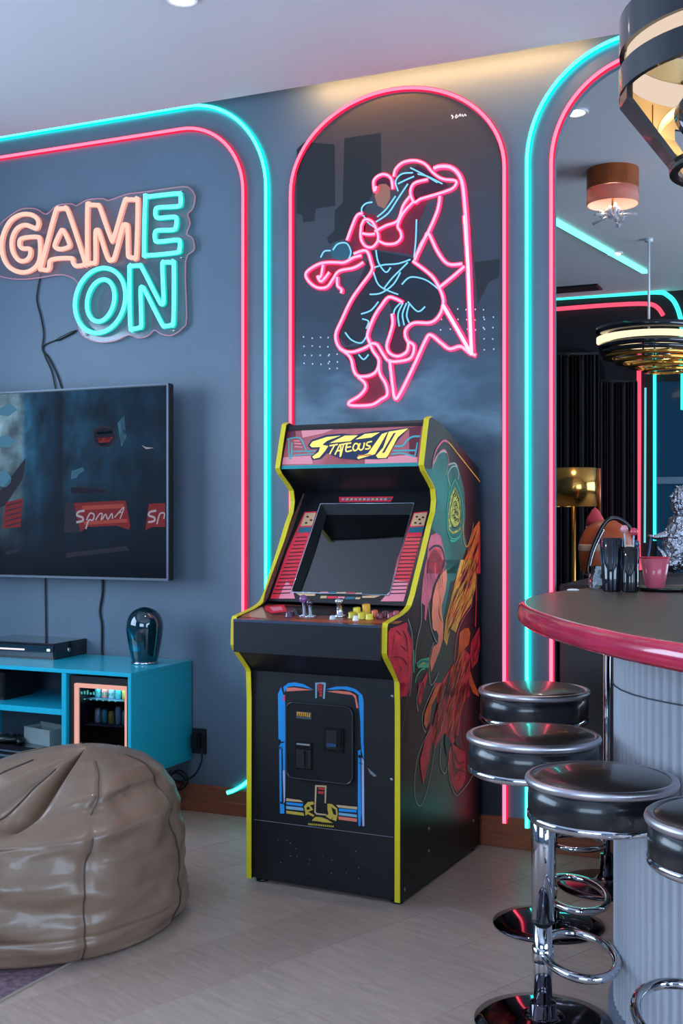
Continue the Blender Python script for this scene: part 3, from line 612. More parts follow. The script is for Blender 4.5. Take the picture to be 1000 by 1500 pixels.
tubes('pink_tube', [[(272, 700), (290, 650), (312, 600), (335, 590)], [(300, 755), (350, 742), (370, 790), (372, 825), (325, 890), (288, 945), (250, 1025), (226, 1085), (240, 1135), (285, 1155), (340, 1140), (372, 1120)],
                    [(330, 762), (300, 770), (262, 790), (230, 790), (190, 790), (150, 800), (106, 832), (115, 865), (150, 892), (190, 890), (215, 858), (240, 825), (300, 812), (338, 790)], [(232, 850), (234, 885), (250, 900), (248, 915)], [(175, 800), (165, 850), (152, 845), (168, 868), (200, 830)]], .0056, PT, PTS)
tubes('pink_tube', [[(242, 1140), (285, 1175), (300, 1230), (318, 1252), (360, 1252), (392, 1232), (402, 1188), (378, 1150), (362, 1110), (356, 1080), (382, 1012), (412, 965), (440, 932), (470, 938), (498, 952)],
                    [(318, 1256), (344, 1280), (346, 1305), (320, 1335), (282, 1358), (290, 1372), (370, 1370), (410, 1348), (436, 1328), (430, 1285), (405, 1240), (402, 1190)],
                    [(540, 785), (585, 818), (625, 855), (655, 910), (664, 955), (648, 1005), (612, 1035), (545, 1036), (512, 1062), (510, 1092), (522, 1120), (514, 1155), (480, 1172), (446, 1160), (434, 1130), (446, 1085), (458, 1040), (455, 1000)],
                    [(372, 1120), (395, 1125), (420, 1165), (445, 1192), (500, 1190), (535, 1175), (545, 1130), (520, 1112)]], .0058, PT, PTS)
tubes('blue_tube', [[(372, 815), (420, 800), (480, 795), (530, 778)], [(390, 740), (400, 790), (430, 830), (450, 810)], [(420, 900), (455, 855), (500, 810), (520, 790)], [(365, 920), (410, 915), (460, 880), (490, 830)], [(380, 830), (400, 880), (440, 905), (480, 920)],
                    [(495, 880), (530, 850), (590, 860), (640, 895), (660, 915)], [(330, 1000), (370, 985), (400, 950)], [(335, 1020), (360, 1030), (350, 1060)], [(265, 1075), (290, 1105), (330, 1118), (352, 1090)], [(320, 1165), (340, 1185), (360, 1165)],
                    [(520, 950), (560, 990), (590, 970)], [(500, 955), (480, 1000), (485, 1050)], [(515, 955), (498, 1000), (505, 1045)], [(525, 960), (515, 1005), (525, 1035)], [(495, 950), (465, 985), (462, 1030)]], .0036, BT, off=-.016)
tubes('blue_tube', [[(335, 600), (332, 570), (350, 550), (375, 545)], [(390, 625), (440, 590), (480, 530), (520, 470)], [(480, 500), (470, 460), (495, 430), (540, 425)], [(395, 605), (430, 575), (470, 520)], [(555, 615), (552, 700), (545, 770)], [(530, 405), (580, 430), (640, 465)], [(560, 430), (600, 440), (660, 470)], [(215, 740), (235, 715), (270, 712), (288, 745), (280, 775)], [(165, 770), (180, 745), (205, 742)], [(340, 600), (360, 630), (390, 650)], [(480, 470), (510, 455), (545, 440)]], .0036, BT, off=-.016)

# ================================================================== ARCADE MACHINE
PA0 = onfloor(360, 1292); AANG = rad(-3.1)
UA = Vector((cos(AANG), sin(AANG), 0)); VA = Vector((-sin(AANG), cos(AANG), 0)); WA = .643; DA = .842
arc_ = thing('arcade_machine', 'black upright arcade machine with yellow edging and orange side art against the wall', 'arcade machine', PA0, AANG)
def L3(P): d = Vector(P) - PA0; return Vector((d.dot(UA), d.dot(VA), d.z))
def tr_side(x, y, lx): q = L3(onplane(x, y, PA0 + UA * lx, UA)); return q.y, q.z
def plane_tr(pt, nrm):
    Pw = PA0 + UA * pt[0] + VA * pt[1] + ZV * pt[2]; nw = UA * nrm[0] + VA * nrm[1] + ZV * nrm[2]
    return lambda x, y: L3(onplane(x, y, Pw, nw))
side_px = [(586, 1040), (585, 998.7), (583.3, 992.7), (568, 963.3), (566.4, 957.3), (567, 920), (568, 914), (580, 906.7), (589.3, 901.3), (597.3, 894.7), (602, 888), (606.7, 873.3), (614.7, 840), (622.7, 808), (632, 768), (636.7, 750.7), (638.4, 733), (637, 716), (632.7, 706.7), (622.7, 689), (620.2, 681.2), (624.8, 640.6), (628, 614), (629.7, 612), (632.5, 611), (644.4, 619.6), (658.4, 633.6), (669.6, 649), (683.6, 664.4), (700.4, 684), (703.2, 689.6)]
ybk = tr_side(703, 1236, WA)[0]
def ym(y): return y if y < .4 else .4 + (y - .4) * (DA - .4) / (ybk - .4)
prof = [tr_side(x, y, WA) for x, y in side_px]
y00 = prof[0][0]
prof = [(ym(y), z) for y, z in prof]
ZB0 = .014
front = [(prof[0][0] - .002, ZB0)] + prof          # bottom front up to the top back
front[-1] = (DA, front[-1][1]); full = front + [(DA, ZB0)]
SIDEM = M('cabinet_black_laminate', '121116', .33, spec=.25, bump=(150, .03)); FRONTM = M('cabinet_front_black', '101116', .42, noise=(20, .15), bump=(90, .06))
YEL = M('yellow_edge_moulding', 'cdb91c', .38, spec=.5)
TP = .019
def tri_prism(name, x0, x1):
    return MB().prism([(x0, y, z) for y, z in full], (x1 - x0, 0, 0)).build(name, SIDEM, arc_)
tri_prism('side_panel', .0, TP); tri_prism('side_panel', WA - TP, WA)
itop = side_px.index((632.5, 611)) + 2
for x0 in (-.0008, WA - TP - .0008):
    mb = MB(); F = [Vector((0, y, z)) for y, z in front[:itop]]
    L, n = [], len(F)
    for i, p in enumerate(F):
        a = F[max(0, i - 1)]; b_ = F[min(n - 1, i + 1)]; t_ = (b_ - a).normalized(); nn = Vector((0, -t_.z, t_.y)) * .0035
        L += [Vector((x0, p.y, p.z)), Vector((x0, p.y, p.z)) + nn, Vector((x0 + TP + .0016, p.y, p.z)) + nn, Vector((x0 + TP + .0016, p.y, p.z))]
    fs = [(4 * i + k, 4 * i + k + 1, 4 * i + k + 5, 4 * i + k + 4) for i in range(n - 1) for k in range(3)] + [(0, 1, 2, 3), (4 * n - 4, 4 * n - 1, 4 * n - 2, 4 * n - 3)]
    mb.add(L, fs); mb.build('edge_moulding', YEL, arc_)
# centre section
zfp = tr_side(366, 983, TP)[1]; YFPL = max(front[0][0], 0) + .012
b1 = tr_side(446, 722, TP); b2 = tr_side(393, 880, TP); c1 = tr_side(341, 908, TP); c2 = tr_side(346, 954, TP)
yb1, zb1 = b1; yb2, zb2 = b2
iu = side_px.index((620.2, 681.2)); mA = prof[iu]; mB = prof[iu + 2]
ins = .014
X0, X1 = TP, WA - TP
yc, zc = c1[0] + .004, c1[1]; zc2 = c2[1]
def slab(name, y0, z0, y1, z1, m, th=.012, x0=X0, x1=X1):
    d = Vector((0, y1 - y0, z1 - z0)).normalized(); nn = Vector((0, d.z, -d.y)) * th      # thickness to the back
    if nn.y < 0: nn = -nn
    return MB().prism([(x0, y0, z0), (x0, y1, z1), (x0, y1 + nn.y, z1 + nn.z), (x0, y0 + nn.y, z0 + nn.z)], (x1 - x0, 0, 0)).build(name, m, arc_)
INB = M('cabinet_inner_black', '15161b', .4)
slab('front_panel', YFPL, .02, YFPL, zfp, FRONTM)
slab('underside', c2[0] + .01, zc2, YFPL, zfp - .0, INB, .008)
slab('control_box_front', yc, zc2, yc, zc, M('control_box_black', '171a20', .36, bump=(80, .05)))
CPY, CPZ = yb2 - .0, zb2 - .012
slab('control_panel', yc, zc, CPY, CPZ, M('control_panel_print', '6f3a30', .3, noise=(40, .3), coat=.3))
mty, mtz = mA[0] + ins, mA[1]; muy, muz = mB[0] + ins, mB[1] - .012
slab('speaker_panel', mty, mtz, yb1, zb1 + .0, INB, .008)
MB().prism([(X0, muy - .002, muz), (X0, muy + .004, muz + .012), (X0, DA - .02, prof[-1][1] + .0), (X0, DA - .02, prof[-1][1] - .02), (X0, muy, muz - .015)], (X1 - X0, 0, 0)).build('top_cover', INB, arc_)
MB().box((X0, DA - .016, .02), (X1, DA - .002, prof[-1][1])).build('back_panel', INB, arc_)
# marquee
MQ = plane_tr((0, mty, mtz), (0, (muz - mtz), -(muy - mty))); mdir = Vector((0, muy - mty, muz - mtz)).normalized(); mn = Vector((0, -mdir.z, mdir.y))
mq = slab('marquee', mty, mtz, muy, muz, M('marquee_red', '8d4048', .2, noise=(7, .35), emit='8d4048', es=.35, coat=.4, c2='a05c64'))
mk = MB()
mats_ = [M('print_yellow', 'f0cf62', .35, emit='f0cf62', es=.25), M('print_ink', '1e2a4a', .35), M('print_teal2', '3d8f98', .35, emit='3d8f98', es=.2), M('print_maroon', '5f2030', .35), M('print_pink', 'c77d88', .35, emit='c77d88', es=.2), M('print_orange', 'd2703c', .35)]
def mp_(pts, mi, l=1): mk.poly([MQ(400 + x / 4.167, 610 + y / 4.167) + mn * (.0007 * l) for x, y in pts], mi)
def ms_(pts, w_, mi, l=1): mk.stroke([MQ(400 + q.x / 4.167, 610 + q.y / 4.167) + mn * (.0007 * l) for q in smooth_path([Vector((x, y, 0)) for x, y in pts], 3)], w_, mn, mi)
mp_([(60, 75), (130, 70), (140, 130), (85, 140), (60, 230)], 3); mp_([(830, 70), (905, 55), (895, 130), (880, 250), (830, 240)], 3); mp_([(560, 260), (880, 230), (880, 288), (560, 290)], 4); mp_([(60, 250), (240, 240), (240, 290), (50, 292)], 4); mp_([(170, 75), (420, 60), (300, 105), (180, 130)], 4)
ms_([(85, 140), (165, 132), (205, 212), (240, 212)], .006, 2, 2); ms_([(95, 140), (100, 250), (112, 250), (115, 160)], .006, 2, 2); ms_([(115, 215), (260, 212)], .005, 2, 2); ms_([(120, 240), (250, 228)], .005, 2, 2)
ms_([(128, 150), (165, 150)], .004, 4, 2); ms_([(130, 165), (172, 168)], .004, 4, 2); ms_([(132, 185), (178, 188)], .004, 4, 2)
ms_([(895, 122), (850, 125), (815, 150), (790, 180), (740, 182)], .008, 2, 2); ms_([(730, 210), (870, 208)], .007, 2, 2); ms_([(720, 232), (780, 225), (840, 238), (865, 240), (880, 160)], .006, 2, 2)
inkS = [(425, 105), (325, 113), (232, 145), (212, 180), (228, 200), (272, 200), (255, 225), (230, 245), (238, 268), (290, 262), (330, 225), (400, 255), (520, 268), (540, 262), (640, 262), (700, 258), (705, 225), (770, 135), (835, 68), (690, 85), (620, 90), (560, 100), (500, 112)]
mp_(inkS, 1, 2)
mp_([(415, 118), (330, 126), (240, 155), (224, 178), (238, 190), (288, 188), (278, 218), (240, 246), (248, 260), (284, 252), (318, 212), (338, 182), (302, 174), (330, 150)], 0, 3)
mp_([(345, 164), (438, 118), (518, 116), (472, 152)], 0, 3); mp_([(502, 142), (560, 108), (652, 98), (600, 130)], 0, 3)
for L in ([(345, 232), (375, 178)], [(345, 180), (395, 172)], [(378, 235), (412, 172), (410, 248)], [(388, 212), (412, 208)], [(432, 170), (412, 244)], [(402, 176), (458, 165)], [(478, 164), (452, 170), (446, 214), (482, 208)], [(450, 190), (476, 186)], [(500, 166), (488, 190), (496, 210), (516, 200), (520, 172), (500, 166)], [(532, 164), (524, 196), (538, 206), (552, 192), (558, 160)], [(604, 154), (578, 160), (572, 176), (592, 184), (584, 198), (562, 200)]):
    ms_(L, .0065, 0, 3)
mp_([(664, 108), (700, 96), (622, 232), (540, 256), (520, 262), (512, 250), (580, 225)], 0, 3); mp_([(706, 94), (826, 74), (762, 128), (702, 240), (690, 254), (640, 256), (628, 240), (672, 190)], 0, 3)
mp_([(735, 105), (750, 100), (680, 222), (665, 225)], 1, 4); ms_([(520, 240), (600, 236)], .006, 5, 3); ms_([(655, 235), (690, 225)], .006, 0, 4)
mk.build('marquee_print', mats_, mq, fix=False)
for nm, (ya, za, yb_, zb_), m_ in (('marquee_retainer', (mty - .002, mtz - .004, mty + (muy - mty) * .06, mtz + (muz - mtz) * .06), M('retainer_teal', '2f8d92', .3, .4)), ('marquee_retainer', (muy - (muy - mty) * .07, muz - (muz - mtz) * .07, muy, muz), BLACKP)):
    d_ = mn * .004
    MB().prism([(X0, ya, za), (X0, yb_, zb_), (X0, yb_ + d_.y, zb_ + d_.z), (X0, ya + d_.y, za + d_.z)], (X1 - X0, 0, 0)).build(nm, m_, arc_)
# bezel with recessed screen
bdir = Vector((0, yb1 - yb2, zb1 - zb2)).normalized(); bn_ = Vector((0, -bdir.z, bdir.y))      # faces the player
BZ = plane_tr((0, yb2, zb2), tuple(bn_))
fq = [BZ(*p) for p in ((471, 738), (606, 737), (571, 873), (425, 867))]
def bxs(P): return (P.x, (P - Vector((0, yb2, zb2))).dot(bdir))
(xl0, vt), (xr0, _), (xr1, vb), (xl1, _2) = [bxs(p) for p in fq]
FX0, FX1, FV0, FV1 = (xl0 + xl1) / 2, (xr0 + xr1) / 2, (vb + _2) / 2, (vt + _) / 2
def BL(x, v, h=0): return Vector((x, yb2, zb2)) + bdir * v + bn_ * h
BT_ = (Vector((0, yb1, zb1)) - Vector((0, yb2, zb2))).length
mb = MB()
for a0, a1, v0, v1 in ((X0, FX0, 0, BT_), (FX1, X1, 0, BT_), (FX0, FX1, 0, FV0), (FX0, FX1, FV1, BT_)):
    mb.prism([BL(a0, v0), BL(a1, v0), BL(a1, v1), BL(a0, v1)], bn_ * -.008)
mb.build('bezel', M('bezel_black', '16181d', .35), arc_)
mb = MB()
I = .022
for (xa0, va0, xb0, vb0, xa1, va1, xb1, vb1) in ((FX0, FV0, FX1, FV0, FX0 + I, FV0 + I, FX1 - I, FV0 + I), (FX1, FV0, FX1, FV1, FX1 - I, FV0 + I, FX1 - I, FV1 - I * 1.6), (FX1, FV1, FX0, FV1, FX1 - I, FV1 - I * 1.6, FX0 + I, FV1 - I * 1.6), (FX0, FV1, FX0, FV0, FX0 + I, FV1 - I * 1.6, FX0 + I, FV0 + I)):
    mb.add([BL(xa0, va0), BL(xb0, vb0), BL(xb1, vb1, -.03), BL(xa1, va1, -.03)], [(0, 1, 2, 3)])
mb.build('screen_surround', M('surround_grey', '121419', .35), arc_, fix=False)
MB().tube([BL(FX0, FV0, .001), BL(FX1, FV0, .001), BL(FX1, FV1, .001), BL(FX0, FV1, .001)], .0035, 6, True).build('screen_frame', M('frame_silver', '7d8794', .25, .8), arc_)
g = []
NX = NZ = 10
for i in range(NX + 1):
    for j in range(NZ + 1):
        u, v = i / NX, j / NZ; bulge = .016 * (1 - (2 * u - 1) ** 2) * (1 - (2 * v - 1) ** 2)
        g.append(BL(FX0 + I + (FX1 - FX0 - 2 * I) * u, FV0 + I + (FV1 - FV0 - 2.6 * I) * v, -.031 + bulge * .5))
MB().add(g, [(i * (NZ + 1) + j, (i + 1) * (NZ + 1) + j, (i + 1) * (NZ + 1) + j + 1, i * (NZ + 1) + j + 1) for i in range(NX) for j in range(NZ)], 0, True).build('screen', M('crt_glass', '08080a', .07, spec=.9, coat=1), arc_, fix=False)
# instruction strips either side, printed lines
st = MB(); stm = [M('card_red', 'c8283c', .35, emit='c8283c', es=.12), M('card_dark', '3a1018', .4), M('card_cream', 'c9a07a', .4), M('card_teal', '1f5c72', .4), M('card_pink', 'e07f90', .4)]
def sq(pts, mi, l=1): st.poly([BZ(*p) + bn_ * (.0006 * l) for p in pts], mi)
sq([(446, 750), (464, 749), (452, 790), (428, 861), (432, 877), (396, 877), (421, 806)], 0); sq([(428, 861), (432, 877), (408, 877), (420, 850)], 4, 2)
sq([(447, 752), (463, 751), (457, 770), (440, 771)], 2, 2); sq([(439, 773), (456.5, 772), (454, 780), (436, 781)], 3, 3)
sq([(606, 751), (626.5, 749), (602.5, 840), (591, 881), (557, 881), (571, 866), (581, 822)], 0); sq([(571, 866), (576, 850), (598, 852), (591, 881), (557, 881)], 4, 2)
sq([(607, 752.5), (625.5, 751), (621, 770), (601, 771)], 2, 2); sq([(600, 773), (621, 771.5), (619, 780), (597.5, 781)], 3, 3)
for k in range(16):
    f_ = k / 15; y_ = 787 + 82 * f_; xa_ = 434.5 + (400 - 434.5) * f_; xb_ = 450 + (425.5 - 450) * f_
    sq([(xa_, y_), (xb_, y_ - 1), (xb_ - .5, y_ + .6), (xa_ - .5, y_ + 1.6)], 1, 3)
    xa_ = 596 + (571 - 596) * f_; xb_ = 617 + (594 - 617) * f_
    sq([(xa_, y_), (xb_, y_ - .5), (xb_ - .5, y_ + 1.1), (xa_ - .5, y_ + 1.7)], 1, 3)
for (x, y) in ((609, 756), (613, 760), (618, 757), (607, 765), (614, 766), (449, 756), (454, 761), (447, 765)): sq([(x, y), (x + 3.5, y), (x + 3, y + 2.5), (x - .5, y + 2.5)], 1, 3)
sq([(496, 728), (576.5, 727.5), (572, 735), (497, 735.5)], 0, 1); sq([(499, 730), (573, 729.5), (570, 733), (499, 733.5)], 3, 2)
for k in range(11): x = 501 + k * 6.2; sq([(x, 730.3), (x + 4, 730.3), (x + 3, 733), (x - 1, 733)], 2 if k % 3 else 4, 3)
for k, (x, y, w2, h2, c_) in enumerate(((469, 867, 12, 3, 4), (482, 867, 10, 3, 3), (493, 867.5, 14, 3, 2), (508, 868, 12, 3, 0), (521, 868.5, 9, 2.5, 2), (470, 873, 9, 3.5, 2), (480, 873.5, 14, 3.5, 0), (495, 874, 10, 3.5, 4), (506, 874.5, 14, 3.5, 3), (521, 875, 7, 3, 2))): sq([(x, y), (x + w2, y), (x + w2 - 1, y + h2), (x - 1, y + h2)], c_, 2)
sq([(433, 869), (462, 870), (461, 873), (440, 873)], 2, 2); sq([(531, 873), (560, 872), (548, 876), (530, 876)], 2, 2)
st.build('bezel_print', stm, arc_, fix=False)
# printed inner side strip on the left panel
sp = MB(); SPI = lambda x, y: (lambda q: Vector((TP + .0008, q[0], q[1])))(tr_side(x, y, TP))
sp.poly([SPI(*p) for p in ((444, 722), (446, 727), (430, 770), (408, 830), (392, 876), (384, 886), (388, 868), (405, 822), (426, 765))], 0)
sp.build('inner_print', M('inner_brown', '6b4a3c', .5, noise=(120, .4)), arc_, fix=False)
# control panel furniture
cdir = Vector((0, CPY - yc, CPZ - zc)).normalized(); cn = Vector((0, -cdir.z, cdir.y))
CP = plane_tr((0, yc, zc), tuple(cn))
T3 = Matrix.Rotation(math.atan2(cdir.z, cdir.y), 4, 'X')
def TT(p): return Matrix.Translation(p) @ T3
cpr = MB()
def cq(pts, mi, l=1): cpr.poly([CP(*p) + cn * (.0006 * l) for p in pts], mi)
cq([(398, 887), (585, 890), (596, 894), (575, 903), (400, 901), (386, 893)], 1); cq([(388, 888), (416, 886), (420, 896), (398, 899), (388, 894)], 0, 2); cq([(394, 890), (412, 889), (414, 894), (400, 896)], 4, 3)
cq([(352, 903), (372, 892), (384, 889), (388, 898), (390, 906)], 2); cq([(355, 904), (364, 899), (368, 905)], 5, 2); cq([(430, 907), (590, 910), (582, 914), (420, 911)], 5, 1)
cpr.build('panel_print', [stm[0], M('card_black', '17181c', .3), M('card_tan', 'a98772', .4), stm[3], stm[4], M('card_rust', 'a04a30', .35)], arc_, fix=False)
MB().prism([(X0, yc - .002, zc - .006), (X0, yc - .002, zc + .003), (X0, yc + .012, zc + .004), (X0, yc + .012, zc)], (X1 - X0, 0, 0)).build('panel_trim', M('trim_steel', '5f6a80', .25, .8), arc_)
def button(px, py, c_, r=.015, h=.016):
    p = CP(px, py); bt = MB().lathe([(r * 1.25, 0), (r * 1.25, .004), (r, .007), (r, h), (r * .7, h + .002), (0, h + .002)], 16, T=TT(p)).build('button', M('button_' + c_, c_, .18, spec=.7, coat=.5), arc_)
def stick(px, py, c_, r=.016, h=.055):
    p = CP(px, py); o_ = MB().lathe([(.026, 0), (.026, .003), (.008, .006), (.006, h)], 16, T=TT(p)).build('joystick', CHROME, arc_)
    MB().lathe([(0, h - r * .6)] + [(r * sin(a), h + r * .4 - r * cos(a)) for a in [pi * k / 10 for k in range(1, 10)]] + [(0, h + r * 1.4)], 16, T=TT(p)).build('joystick_ball', M('ball_' + c_, c_, .12, spec=.7, coat=.6), o_)
stick(446, 901, '7a3f78'); stick(455, 902, '2b1c2e', .013, .045); button(433, 900, '1a1a20'); button(424, 903, '4a2a48')
MB().lathe([(.022, 0), (.022, .006), (.012, .01), (.012, .05), (.016, .052), (.016, .066), (0, .068)], 20, T=TT(CP(498, 903))).build('joystick', CHROME, arc_)
for q in ((516, 905, 'b9a51e', .014, .02), (523, 902, 'd3c12a', .014, .03), (521, 909, 'dedad0', .010, .016), (530, 906, 'c6b322', .014, .022), (537, 901, 'd89a1e', .015, .04), (541, 907, 'd2c22e', .013, .018), (549, 903, 'c9582c', .012, .022), (557, 905, '6e2030', .012, .016), (564, 903, '50161e', .012, .018), (572, 905, '8a2a3c', .012, .016), (580, 902, 'a03a50', .011, .016), (487, 907, 'b8bcc4', .010, .012)): button(*q)
# front door art and coin door
FP = plane_tr((0, YFPL, 0), (0, -1, 0)); fa = MB()
fam = [M('art_blue', '1f86cc', .35), M('art_salmon', 'd8705f', .35), M('art_gold', 'b59a3e', .35), M('art_black', '0b0b0e', .4), M('art_red', 'b02e2e', .35), M('art_tan', 'b99a78', .35), M('art_steel', '6f9cb8', .35), M('art_lilac', '9aa0c8', .35), M('scuff', '6a7078', .6), M('art_pink', 'd2405e', .35)]
def fpP(q, l): p = FP(*q); p.y = YFPL - .0005 * l; return p
def fq_(pts, mi, l=1): fa.poly([fpP(p, l) for p in pts], mi)
c1_ = lambda x, y: (390 + x / 6.25, 980 + y / 6.25); c2_ = lambda x, y: (390 + x / 6.25, 1090 + y / 6.25)
fq_([c1_(*p) for p in ((135, 165), (155, 235), (172, 260), (176, 690))] + [c2_(*p) for p in ((176, 20), (150, 20), (118, 20))] + [c1_(*p) for p in ((112, 640), (106, 230))], 0)
fq_([c2_(118, 15), c2_(142, 15), c2_(142, 530), c2_(165, 560), c2_(165, 636), c2_(126, 636), c2_(122, 520)], 0); fq_([c2_(148, 20), c2_(174, 20), c2_(172, 500), c2_(160, 540)], 0); fq_([c2_(150, 240), c2_(174, 240), c2_(172, 520), c2_(160, 545)], 7, 2); fq_([c2_(138, 40), c2_(150, 40), c2_(152, 520), c2_(142, 520)], 3, 2)
fq_([c1_(*p) for p in ((155, 165), (200, 128), (260, 122), (340, 138), (430, 188), (330, 165), (250, 155), (195, 165), (165, 215))], 0); fq_([c1_(*p) for p in ((190, 172), (260, 168), (340, 180), (430, 192), (300, 198), (180, 205))], 1, 2); fq_([c1_(*p) for p in ((160, 235), (175, 235), (172, 292), (152, 290))], 9, 2)
fq_([c1_(*p) for p in ((545, 185), (640, 160), (740, 160), (820, 185), (880, 240), (890, 300), (890, 700), (866, 700), (860, 480), (845, 300), (845, 240), (800, 205), (700, 185), (600, 190))], 0); fq_([c1_(*p) for p in ((550, 205), (640, 198), (760, 208), (820, 240), (845, 360), (825, 355), (810, 265), (790, 238), (680, 225))], 1, 2)
fq_([c1_(868, 690), c1_(890, 690), c2_(893, 10), c2_(893, 150), c2_(870, 60)], 0); fq_([c2_(838, 60), c2_(862, 50), c2_(868, 640), c2_(862, 748), c2_(844, 748), c2_(838, 640)], 0); fq_([c2_(872, 120), c2_(893, 150), c2_(897, 750), c2_(880, 752), c2_(874, 640)], 7)
for pts in (((110, 640), (135, 650), (125, 700), (112, 690)), ((130, 665), (165, 662), (160, 672), (130, 680)), ((118, 720), (135, 705), (130, 740))): fq_([c1_(*p) for p in pts], 3, 3)
for pts in (((840, 100), (880, 95), (870, 130), (845, 125)), ((840, 160), (890, 185), (860, 180)), ((130, 520), (160, 545), (172, 548), (128, 545))): fq_([c2_(*p) for p in pts], 3, 3)
# top emblem
fq_([c1_(*p) for p in ((448, 125), (535, 122), (545, 130), (535, 272), (518, 272), (525, 140), (465, 140), (462, 265), (448, 268))], 6); fq_([c1_(*p) for p in ((470, 132), (515, 135), (512, 255), (486, 250), (484, 210), (472, 200))], 4, 2)
for k in range(4): fq_([c1_(*p) for p in ((482, 145 + k * 26), (508, 145 + k * 26), (506, 150 + k * 26), (486, 152 + k * 26))], 3, 3)
# bottom stripes and emblem
for pts, mi in ((((185, 495), (310, 512), (340, 532), (180, 520)), 5), (((182, 530), (340, 545), (330, 570), (182, 552)), 0), (((182, 565), (335, 582), (345, 610), (182, 594)), 6), (((184, 608), (340, 628), (348, 656), (182, 634)), 2),
                (((640, 556), (832, 574), (832, 598), (660, 580)), 5), (((665, 588), (826, 602), (826, 626), (664, 615)), 0), (((662, 625), (828, 645), (830, 670), (662, 650)), 6), (((660, 660), (830, 682), (830, 712), (662, 690)), 1),
                (((447, 375), (548, 378), (552, 385), (546, 540), (534, 540), (536, 395), (462, 390), (452, 620), (470, 632), (548, 640), (552, 655), (460, 645), (440, 625)), 5), (((474, 395), (530, 400), (530, 420), (474, 415)), 4), (((474, 430), (526, 432), (524, 458), (474, 452)), 4),
                (((345, 570), (380, 530), (430, 525), (440, 550), (400, 560), (430, 600), (385, 620), (440, 650), (430, 665), (380, 640), (360, 655), (355, 610)), 2), (((560, 545), (600, 548), (650, 590), (655, 640), (640, 705), (600, 690), (620, 660), (590, 690), (545, 660), (600, 615), (570, 640), (560, 600)), 2),
                (((415, 700), (450, 665), (500, 668), (560, 690), (600, 715), (610, 722), (520, 715), (470, 705)), 2)):
    fq_([c2_(*p) for p in pts], mi, 2)
fq_([c2_(*p) for p in ((368, 580), (395, 570), (400, 595), (372, 600))], 3, 4); fq_([c2_(*p) for p in ((595, 575), (635, 600), (640, 650), (615, 640))], 3, 4)
for k in range(14): x = 385 + k * 17; fq_([c2_(x, 722 + k * 1.8), c2_(x + 11, 722 + k * 1.8), c2_(x + 9, 740 + k * 1.6), c2_(x - 2, 740 + k * 1.6)], 2, 2)
fq_([c2_(925, 215), c2_(1010, 290), c2_(990, 300), c2_(950, 270)], 8); fq_([(372, 1200), (576, 1226), (576, 1226.8), (372, 1200.8)], 8)
for k in range(26):
    x = random.uniform(400, 560); y = random.uniform(1225, 1275) + (x - 400) * .12; s_ = random.uniform(.5, 1.6)
    fq_([(x, y), (x + s_ * 1.6, y - .4), (x + s_, y + s_)], 8)
fa.build('front_print', fam, arc_, fix=False)
# coin door: raised rounded plate with bezel
def rrect(x0, x1, z0, z1, r, n=5):
    p = []
    for cx_, cz_, a in ((x1 - r, z1 - r, 0), (x0 + r, z1 - r, 90), (x0 + r, z0 + r, 180), (x1 - r, z0 + r, 270)):
        for k in range(n + 1): t_ = rad(a + 90 * k / n); p.append((cx_ + r * cos(t_), cz_ + r * sin(t_)))
    return p
q = [FP(*p) for p in ((422, 1026), (521, 1036), (517, 1151), (420, 1137))]
dx0, dx1 = (q[0].x + q[3].x) / 2, (q[1].x + q[2].x) / 2; dz1, dz0 = (q[0].z + q[1].z) / 2, (q[2].z + q[3].z) / 2
cdm = M('coin_door_black', '0e0f13', .34, bump=(120, .08))
cd_ = MB().prism([(x, YFPL - .0125, z) for x, z in rrect(dx0, dx1, dz0, dz1, .03)], (0, .012, 0)).build('coin_door', cdm, arc_)
MB().tube([(x, YFPL - .0125, z) for x, z in rrect(dx0 + .002, dx1 - .002, dz0 + .002, dz1 - .002, .03)], .004, 6, True).build('door_rim', M('door_rim_black', '24262d', .25), cd_)
def fbox(name, x0, y0, x1, y1, d0, d1, m, bv=0):
    a, b_ = FP(x0, y0), FP(x1, y1); zz = sorted((a.z, b_.z)); xx = sorted((a.x, b_.x))
    return MB().box((xx[0], YFPL - d1, zz[0]), (xx[1], YFPL - d0, zz[1]), bevel=bv).build(name, m, cd_)
fbox('coin_return', 477.5, 1064, 506, 1101.5, .0126, .020, M('slot_frame', '0d0d10', .25), .001); fbox('return_shade_inset', 481, 1068, 496, 1096, .0201, .0205, M('slot_shade_black', '020203', .6)); fbox('return_flap', 482, 1087, 496, 1093, .0206, .023, M('flap_blue', '3a5d86', .2, .6)); fbox('lock_plate', 498, 1066, 503, 1092, .0201, .024, MATS['slot_frame'])  # flat black inset paints the shade inside the coin return
fbox('coin_slot', 435, 1085, 459.5, 1127, .0126, .018, MATS['slot_frame'], .001); fbox('slot_shade_inset', 437, 1096, 458, 1125, .0181, .0185, MATS['slot_shade_black']); fbox('slot_lever', 446, 1098, 450, 1122, .0186, .025, M('lever_grey', '34373c', .3, .6)); fbox('slot_sign', 437.5, 1087, 457, 1091.5, .0181, .0188, M('slot_sign_silver', '9aa0a6', .3, .5))  # slot interior is a black inset coloured as shade, not a hollow
fbox('coin_plate', 437, 1041, 459, 1053, .0126, .0165, M('plate_silver', '6c727a', .3, .8)); pl_ = fbox('coin_label', 438, 1042, 457, 1049, .0166, .0172, M('label_orange', 'd2962a', .35))
tx = MB()
for k in range(6):
    a = FP(439.5 + k * 2.9, 1043.5); tx.box((a.x, YFPL - .0177, a.z - .012), (a.x + .0035, YFPL - .0173, a.z))
tx.build('label_lettering', BLACKP, pl_)
mb = MB()
